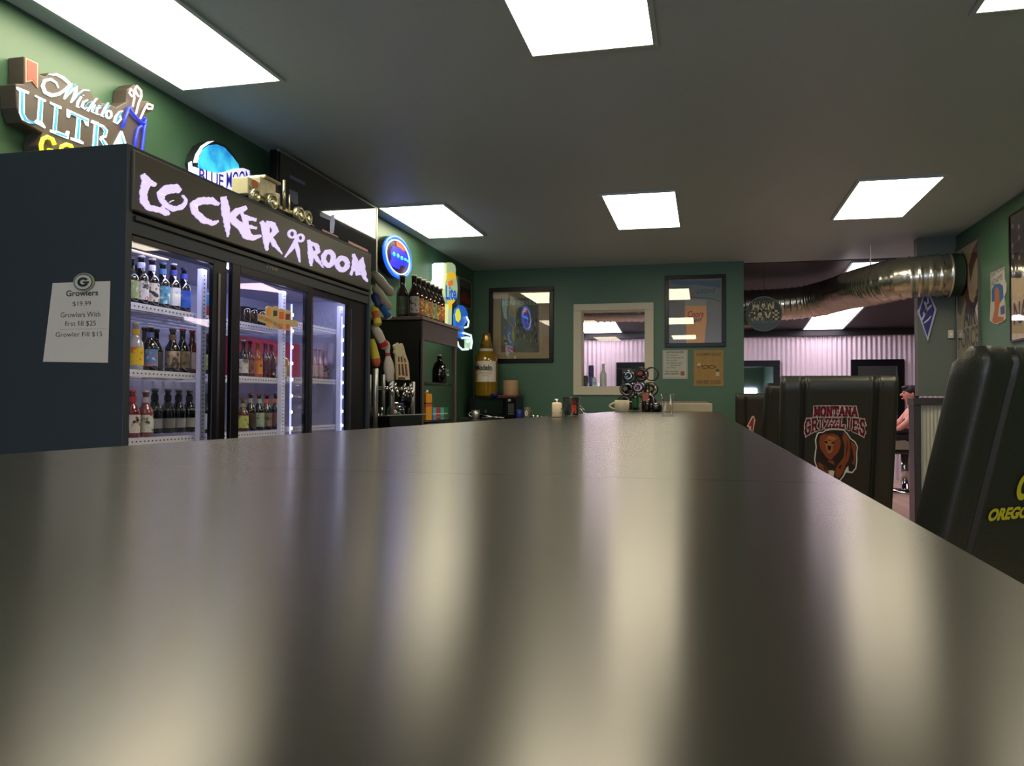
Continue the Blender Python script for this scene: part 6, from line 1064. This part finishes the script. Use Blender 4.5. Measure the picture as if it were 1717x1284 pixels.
clay('bear_outline', [[(-0.0744,1.0028),(-0.0587,1.0039),(-0.049,1.0113),(-0.0181,1.0165),(0.0214,1.014),(0.0359,0.9997),(0.0493,0.9793),(0.0675,0.9653),(0.0773,0.9434),(0.0749,0.9184),(0.0772,0.8879),(0.0746,0.8557),(0.0604,0.8359),(0.0362,0.8384),(0.0278,0.8206),(0.0134,0.8),(-0.0068,0.8041),(-0.0302,0.8191),(-0.0521,0.8325),(-0.0762,0.8506),(-0.0881,0.8844),(-0.0871,0.9092),(-0.0834,0.94),(-0.0877,0.9706),(-0.0813,0.9951)]], lm((228, 228, 222)), .0012, c2_)
clay('bear_body', [[(-0.0728,0.9983),(-0.0572,1.0),(-0.0461,1.0083),(-0.018,1.0129),(0.0201,1.0103),(0.0332,0.9966),(0.0466,0.9762),(0.0648,0.9623),(0.0734,0.9427),(0.071,0.9183),(0.0727,0.8878),(0.0705,0.8586),(0.0587,0.8414),(0.0459,0.8442),(0.0437,0.8657),(0.0355,0.8563),(0.0247,0.8251),(0.0118,0.8055),(-0.0055,0.8088),(-0.0116,0.8211),(-0.0081,0.8429),(-0.0153,0.8458),(-0.0324,0.8454),(-0.0291,0.83),(-0.0523,0.8387),(-0.0729,0.8538),(-0.0838,0.8845),(-0.0825,0.9093),(-0.0794,0.9401),(-0.0826,0.9707),(-0.0769,0.9921)]], lm((38, 26, 22)), .0018, c2_)  # dark body of the printed bear
clay('bear_fur', [[(-0.0683,0.9892),(-0.0457,0.9956),(-0.0175,0.9975),(0.0026,0.9871),(0.0118,0.966),(0.0099,0.9416),(0.0021,0.9201),(-0.0143,0.9014),(-0.0252,0.8858),(-0.0428,0.9008),(-0.0547,0.919),(-0.0666,0.9342),(-0.0717,0.9617)],[(0.0217,1.0055),(0.0335,0.9906),(0.0439,0.9726),(0.0479,0.9423),(0.0476,0.9118),(0.0429,0.8872),(0.0323,0.8685),(0.03,0.8531),(0.0168,0.8249),(0.0058,0.8122),(-0.0046,0.8244),(-0.0042,0.8554),(0.0038,0.871),(0.0146,0.8866),(0.0251,0.9113),(0.0266,0.948),(0.017,0.9782)],[(0.0498,0.9666),(0.0641,0.9577),(0.0704,0.9396),(0.0685,0.9183),(0.0682,0.8877),(0.0647,0.8693),(0.0559,0.8783),(0.0578,0.9028),(0.0582,0.9303),(0.0519,0.9484)],[(-0.0736,0.8785),(-0.0591,0.8727),(-0.0414,0.8576),(-0.0295,0.8424),(-0.035,0.836),(-0.0525,0.8449),(-0.0701,0.8585)],[(-0.0423,0.8854),(-0.0249,0.8765),(-0.0075,0.8676),(-0.0138,0.886)]], lm((138, 68, 38)), .0024, c2_)
clay('bear_folds', [[(0.0114,0.9781),(0.0207,0.954),(0.0176,0.9234),(0.0027,0.9017),(-0.0138,0.886),(0.0107,0.9172),(0.0125,0.9478)],[(0.0258,0.9297),(0.024,0.9021),(0.0093,0.8773),(-0.0018,0.8678),(0.0197,0.902)],[(-0.0732,0.9647),(-0.0652,0.9342),(-0.0487,0.9068),(-0.0309,0.8856),(-0.0542,0.9006),(-0.0707,0.928)],[(0.0353,0.9785),(0.0406,0.9482),(0.0404,0.9177),(0.0364,0.9482)],[(0.0315,0.9663),(0.0371,0.9299),(0.0314,0.8931),(0.0334,0.9298)],[(-0.0604,0.9158),(-0.0427,0.8977),(-0.0274,0.8672),(-0.0451,0.8853)],[(-0.0532,0.8666),(-0.0413,0.8545),(-0.0352,0.8422),(-0.0469,0.8482)],[(0.0042,0.8586),(0.0124,0.8681),(0.0208,0.8714),(0.013,0.8527)],[(0.057,0.9242),(0.0634,0.9029),(0.0602,0.8784),(0.0552,0.8966)],[(-0.0512,0.9894),(-0.0343,0.9942),(-0.0172,0.9899),(-0.0342,0.9909)]], lm((34, 22, 20)), .0028, c2_)
clay('bear_muzzle', [[(-0.0561,0.965),(-0.0451,0.9743),(-0.0334,0.9653),(-0.0166,0.9717),(-0.0107,0.9626),(-0.0186,0.9472),(-0.018,0.9289),(-0.0262,0.9165),(-0.0362,0.9178),(-0.0438,0.9346),(-0.0471,0.9498)],[(-0.0342,0.9897),(-0.0199,0.9853),(-0.0055,0.9779),(-0.011,0.9717),(-0.0308,0.9714),(-0.0451,0.9773)]], lm((176, 112, 62)), .003, c2_)
clay('bear_eyes_and_nose', [[(-0.0547,0.965),(-0.042,0.9682),(-0.0374,0.9576),(-0.0459,0.956)],[(-0.0248,0.9624),(-0.0108,0.9657),(-0.0119,0.958),(-0.0217,0.9548)],[(-0.0385,0.9469),(-0.0243,0.9471),(-0.0253,0.9334),(-0.0307,0.9256),(-0.0367,0.9332)],[(-0.0741,0.9952),(-0.0628,0.9954),(-0.0653,0.9862),(-0.0724,0.9861)],[(-0.0004,0.9947),(0.0108,0.9963),(0.014,0.9843),(0.0056,0.9841)]], lm((24, 18, 18)), .0034, c2_)
MRN = lm((118, 30, 46)); OUT = lm((226, 214, 212))
T2 = lambda P: P
def arcword(word, x0, x1, z0a, z0b, h0, h1, bow, par, wd, d, m, name='lettering', rise=0):
    def place(a, h):
        u = 2*a-1; sag = bow*u*u
        zb = z0a + (z0b-z0a)*a - sag; hh = h0 + (h1-h0)*abs(u)**1.5
        x = x0+(x1-x0)*a
        return chair_face(x, zb+hh*h + rise*(h-.5), d)
    mb_parent = par
    n = len(word); mb = MB()
    def line(P, wdt, base, cw):
        for (ax, ay), (bx, by) in zip(P, P[1:]):
            asp = (x1-x0)*cw/h0
            dx, dy = (bx-ax)*asp, (by-ay); l = math.hypot(dx, dy) or 1
            ox, oy = dx/l*wdt*.45/asp, dy/l*wdt*.45; nx, ny = -dy/l*wdt/2/asp, dx/l*wdt/2
            q = [(ax-ox+nx, ay-oy+ny), (bx+ox+nx, by+oy+ny), (bx+ox-nx, by+oy-ny), (ax-ox-nx, ay-oy-ny)]
            mb.add([place(base+cw*x, y) for x, y in q], [(0, 1, 2, 3)])
    for i, ch in enumerate(word):
        b0 = i/n+.01; cw = 1/n*.80
        for P in GL.get(ch, []): line(P, wd, b0, cw)
        for (x, y) in SER.get(ch, []): line([(x-.18, y), (x+.18, y)], wd*.7, b0, cw)
    return obj(name, mb, m, par, local=True)
W1 = [(-0.0976,1.0692),(0.0695,1.069),(-0.0971,1.1038),(-0.021,1.1043),(-0.1284,0.993),(0.0994,0.9824),(-0.1246,1.0675),(-0.0127,1.0232),(-0.0138,1.0564),(-0.0142,1.0699)]
mx0, mx1 = W1[0][0], W1[1][0]
mz0 = W1[9][1]; mz1 = W1[3][1]
gx0, gx1 = W1[4][0], W1[5][0]; gzm = W1[7][1]; gze = W1[4][1]; gt = W1[8][1]
for wd, d, m in ((.42, .0014, OUT), (.23, .0022, MRN)):
    arcword('MONTANA', mx0+.004, mx1+.002, mz0, mz0, mz1-mz0, mz1-mz0, .001, c2_, wd, d, m)
    arcword('GRIZZLIES', gx0, gx1+.004, gzm, gzm, gt-gzm, (gt-gzm)*1.75, gzm-gze+.004, c2_, wd*.9, d, m)
c1_ = chair((.607, 2.02), math.radians(40), 'black padded bar chair with big yellow letter O, nearest at right')
YG = lm((196, 190, 40))
P1 = [(-0.1066,0.8683),(0.0061,0.8666),(-0.1155,0.8959),(-0.0508,0.9093),(-0.0755,0.9695),(-0.0003,0.9067)]
ux = P1[1][0]-P1[0][0]
zt = P1[2][1]; zb_ = P1[0][1]
def cword(s, x0, x1, z0, z1, par, m, shear=0, bold=0, d=.0015):
    c = bpy.data.curves.new('t', 'FONT'); c.body = s; c.resolution_u = 4; c.offset = bold; c.shear = shear
    o_ = bpy.data.objects.new('t', c); COL.objects.link(o_); me = bpy.data.meshes.new_from_object(o_); bpy.data.objects.remove(o_); bpy.data.curves.remove(c)
    xs = [p.co.x for p in me.vertices]; ys = [p.co.y for p in me.vertices]
    for p in me.vertices:
        x = x0+(p.co.x-min(xs))/(max(xs)-min(xs))*(x1-x0); z = z0+(p.co.y-min(ys))/(max(ys)-min(ys))*(z1-z0); p.co = chair_face(x, z, d)
    me.materials.append(m); me.name = 'lettering'; o = bpy.data.objects.new('lettering', me); COL.objects.link(o); o.parent = par; return o
cword('OREGON', P1[0][0], P1[0][0]+ux*1.5, P1[0][1], P1[2][1], c1_, YG, shear=.1, bold=.05)
ocx = P1[0][0]+ux*.88; ozc = (P1[3][1]+P1[4][1])/2; oh = (P1[4][1]-P1[3][1])
def oring(rx, rz, w_, n=32):
    L = [(ocx+rx*math.cos(2*PI*k/n), ozc+rz*math.sin(2*PI*k/n)) for k in range(n+1)]; R = [(ocx+(rx-w_)*math.cos(2*PI*k/n), ozc+(rz-w_)*math.sin(2*PI*k/n)) for k in range(n+1)]
    mb = MB()
    for k in range(n): mb.add([chair_face(*L[k], .0015), chair_face(*L[k+1], .0015), chair_face(*R[k+1], .0015), chair_face(*R[k], .0015)], [(0, 1, 2, 3)])
    return mb
obj('letter', oring(oh*.42, oh*.5, .014), YG, c1_, local=True, label='big yellow letter O')
c3_ = chair((.50, 4.72), math.radians(14), 'plain black padded bar chair between the bear chair and the far chair')
c4_ = chair((.47, 7.36), 0, 'black padded bar chair farthest away, with a red and white logo', ztop=1.212)
clay('logo_white', [[(-0.1282,0.9271),(-0.108,0.9706),(-0.0878,1.0139),(-0.0707,1.0212),(-0.0566,0.9855),(-0.0759,0.8699),(-0.1071,0.8912),(-0.1109,0.9201)]], lm((200, 190, 180)), .0012, c4_)
clay('logo_red', [[(-0.1145,0.9309),(-0.0977,0.9707),(-0.0774,1.0068),(-0.0664,0.9997),(-0.0795,0.8843),(-0.09,0.8987),(-0.0938,0.9347)]], lm((150, 36, 34)), .002, c4_)

# ------------------------------------------------------------ barber shop: seated man and barber chair
bcx, bcy = 2.50, 11.4
bch = thing('barber_chair', 'black barber chair with chrome base in the back room', 'barber chair', (bcx, bcy, 0))
obj('seat', MB().box(bcx-.28, bcx+.22, bcy-.26, bcy+.26, .50, .62), M_leather, bch, bevel=.03)
obj('backrest', MB().prism([(bcx+.17, .6), (bcx+.27, .6), (bcx+.36, 1.15), (bcx+.27, 1.16)], bcy-.24, bcy+.24, 'Y'), M_leather, bch, bevel=.02)
for sy in (-1, 1):
    obj('armrest', MB().tube([(bcx-.30, bcy+sy*.30, .74), (bcx-.2, bcy+sy*.30, .80), (bcx+.05, bcy+sy*.30, .80), (bcx+.2, bcy+sy*.29, .72)], .03), M_leather, bch)
    obj('arm_bracket', MB().box(bcx-.25, bcx+.1, bcy+sy*.29-.012, bcy+sy*.29+.012, .56, .72), mat('pale_bracket', (170, 168, 150), .4, metal=.4), bch, bevel=.003)
obj('column', MB().cyl((bcx, bcy, .05), (bcx, bcy, .5), .05), M_chrome, bch)
obj('base', MB().lathe((bcx, bcy, .001), [(0,.30),(.03,.30),(.05,.08)], 28), M_chrome, bch)
obj('footrest', MB().tube([(bcx-.22, bcy-.15, .5), (bcx-.45, bcy-.15, .2), (bcx-.45, bcy+.15, .2), (bcx-.22, bcy+.15, .5)], .014).box(bcx-.55, bcx-.42, bcy-.18, bcy+.18, .17, .19), M_chrome, bch)

def skin(name, nodes, edges, m, parent, root=0, sub=2):
    me = bpy.data.meshes.new(name); base = wloc(parent)
    me.from_pydata([tuple(Vector(n[0])-base) for n in nodes], edges, [])
    o = bpy.data.objects.new(name, me); COL.objects.link(o); o.parent = parent
    sk = o.modifiers.new('skin', 'SKIN'); sk.use_smooth_shade = True
    for i, n in enumerate(nodes):
        v_ = me.skin_vertices[0].data[i]; r = n[1]; v_.radius = (r, r) if not isinstance(r, tuple) else r; v_.use_root = (i == root)
    ss = o.modifiers.new('sub', 'SUBSURF'); ss.levels = sub; ss.render_levels = sub
    dg = bpy.context.evaluated_depsgraph_get(); me2 = bpy.data.meshes.new_from_object(o.evaluated_get(dg))
    o.modifiers.clear(); o.data = me2; me2.name = name; me2.materials.clear(); me2.materials.append(m)
    for p in me2.polygons: p.use_smooth = True
    return o
SK = mat('skin', (222, 158, 138), .5, noise=.04)
px_, py_ = 2.545, 11.28
man = thing('person', 'dark haired person in a black sleeveless top seated in the barber chair', 'person', (px_, py_, .62))
X = px_; Y = py_
nodes = [((X, Y, .72), .13), ((X+.02, Y, .86), .125), ((X+.04, Y, 1.00), .13), ((X+.035, Y, 1.075), .075), ((X+.01, Y, 1.13), .052), ((X-.005, Y, 1.185), .055),
 # arms (left of picture = forwards, -X)
 ((X+.03, Y-.17, 1.045), .055), ((X-.08, Y-.20, .90), .045), ((X-.20, Y-.18, .80), .036), ((X-.36, Y-.12, .82), .027), ((X-.43, Y-.10, .82), .030),
 ((X+.03, Y+.17, 1.045), .055), ((X-.08, Y+.20, .90), .045), ((X-.20, Y+.18, .80), .036), ((X-.36, Y+.12, .82), .027), ((X-.43, Y+.10, .82), .030),
 # legs
 ((X-.06, Y-.10, .70), .09), ((X-.44, Y-.12, .70), .06), ((X-.46, Y-.12, .28), .045), ((X-.48, Y-.12, .24), .035), ((X-.60, Y-.12, .21), .03),
 ((X-.06, Y+.10, .70), .09), ((X-.44, Y+.12, .70), .06), ((X-.46, Y+.12, .28), .045), ((X-.48, Y+.12, .24), .035), ((X-.60, Y+.12, .21), .03)]
edges = [(0,1),(1,2),(2,3),(3,4),(4,5),(2,6),(6,7),(7,8),(8,9),(9,10),(2,11),(11,12),(12,13),(13,14),(14,15),(0,16),(16,17),(17,18),(18,19),(19,20),(0,21),(21,22),(22,23),(23,24),(24,25)]
nodes += [((X-.015, Y, 1.235), .088), ((X-.01, Y, 1.285), .090), ((X+.0, Y, 1.325), .06)]
edges += [(5,26),(26,27),(27,28)]
body = skin('body', nodes, edges, SK, man)
obj('nose', MB().axis((X-.085, Y, 1.272), (X-.118, Y, 1.243), [(0,.010),(.7,.016),(1,.010)], 8).ball((X-.088, Y, 1.205), .018, sc=(1, 1.5, .5), seg=8), SK, man)
for sy in (-1, 1):
    obj('ear', MB().ball((X+.01, Y+sy*.088, 1.255), .026, sc=(.7, .35, 1.1)), SK, man)
    obj('eye', MB().ball((X-.082, Y+sy*.034, 1.277), .010, seg=8), lm((40, 30, 28)), man)
for y_ in (Y-.055, Y+.018): obj('eyebrow', MB().box(X-.094, X-.080, y_, y_+.037, 1.296, 1.303), lm((30, 20, 18)), man)
hair = MB().ball((X+.018, Y, 1.302), .094, sc=(1.08, 1.03, .82), seg=20).ball((X+.062, Y, 1.262), .06, sc=(.85, 1.25, 1.0), seg=16).ball((X-.045, Y, 1.345), .048, sc=(1.25, 1.3, .6), seg=14)
obj('hair', hair, mat('dark_hair', (34, 22, 20), .6, bump=.6, scale=200), man)
skin('sleeveless_top', [((X, Y, .70), .145), ((X+.02, Y, .86), .138), ((X+.045, Y, .99), .142), ((X+.045, Y-.09, 1.03), .06), ((X+.045, Y+.09, 1.03), .06)], [(0,1),(1,2),(2,3),(2,4)], mat('black_cloth', (22, 20, 24), .8), man)
skin('trousers', [((X, Y, .70), .14), ((X-.06, Y-.10, .70), .10), ((X-.44, Y-.12, .71), .072), ((X-.46, Y-.12, .30), .058), ((X-.06, Y+.10, .70), .10), ((X-.44, Y+.12, .71), .072), ((X-.46, Y+.12, .30), .058)], [(0,1),(1,2),(2,3),(0,4),(4,5),(5,6)], mat('dark_cloth', (40, 36, 40), .8), man)
for sy in (-1, 1):
    obj('shoe', MB().ball((X-.54, Y+sy*.12, .225), .06, sc=(1.7, .8, .6)), M_black, man)
    for k in range(4):
        x0, y0 = X-.45, Y+sy*(.085+.018*k)-sy*.0
        obj('finger', MB().tube([(x0, y0, .825), (x0-.035-.004*(k in (1, 2)), y0, .83), (x0-.058-.008*(k in (1, 2)), y0, .812)], .008, 8, rad=[.009, .008, .006]), SK, man)
    obj('thumb', MB().tube([(X-.41, Y+sy*.07, .83), (X-.44, Y+sy*.055, .84), (X-.465, Y+sy*.055, .835)], .009, 8, rad=[.010, .009, .007]), SK, man)
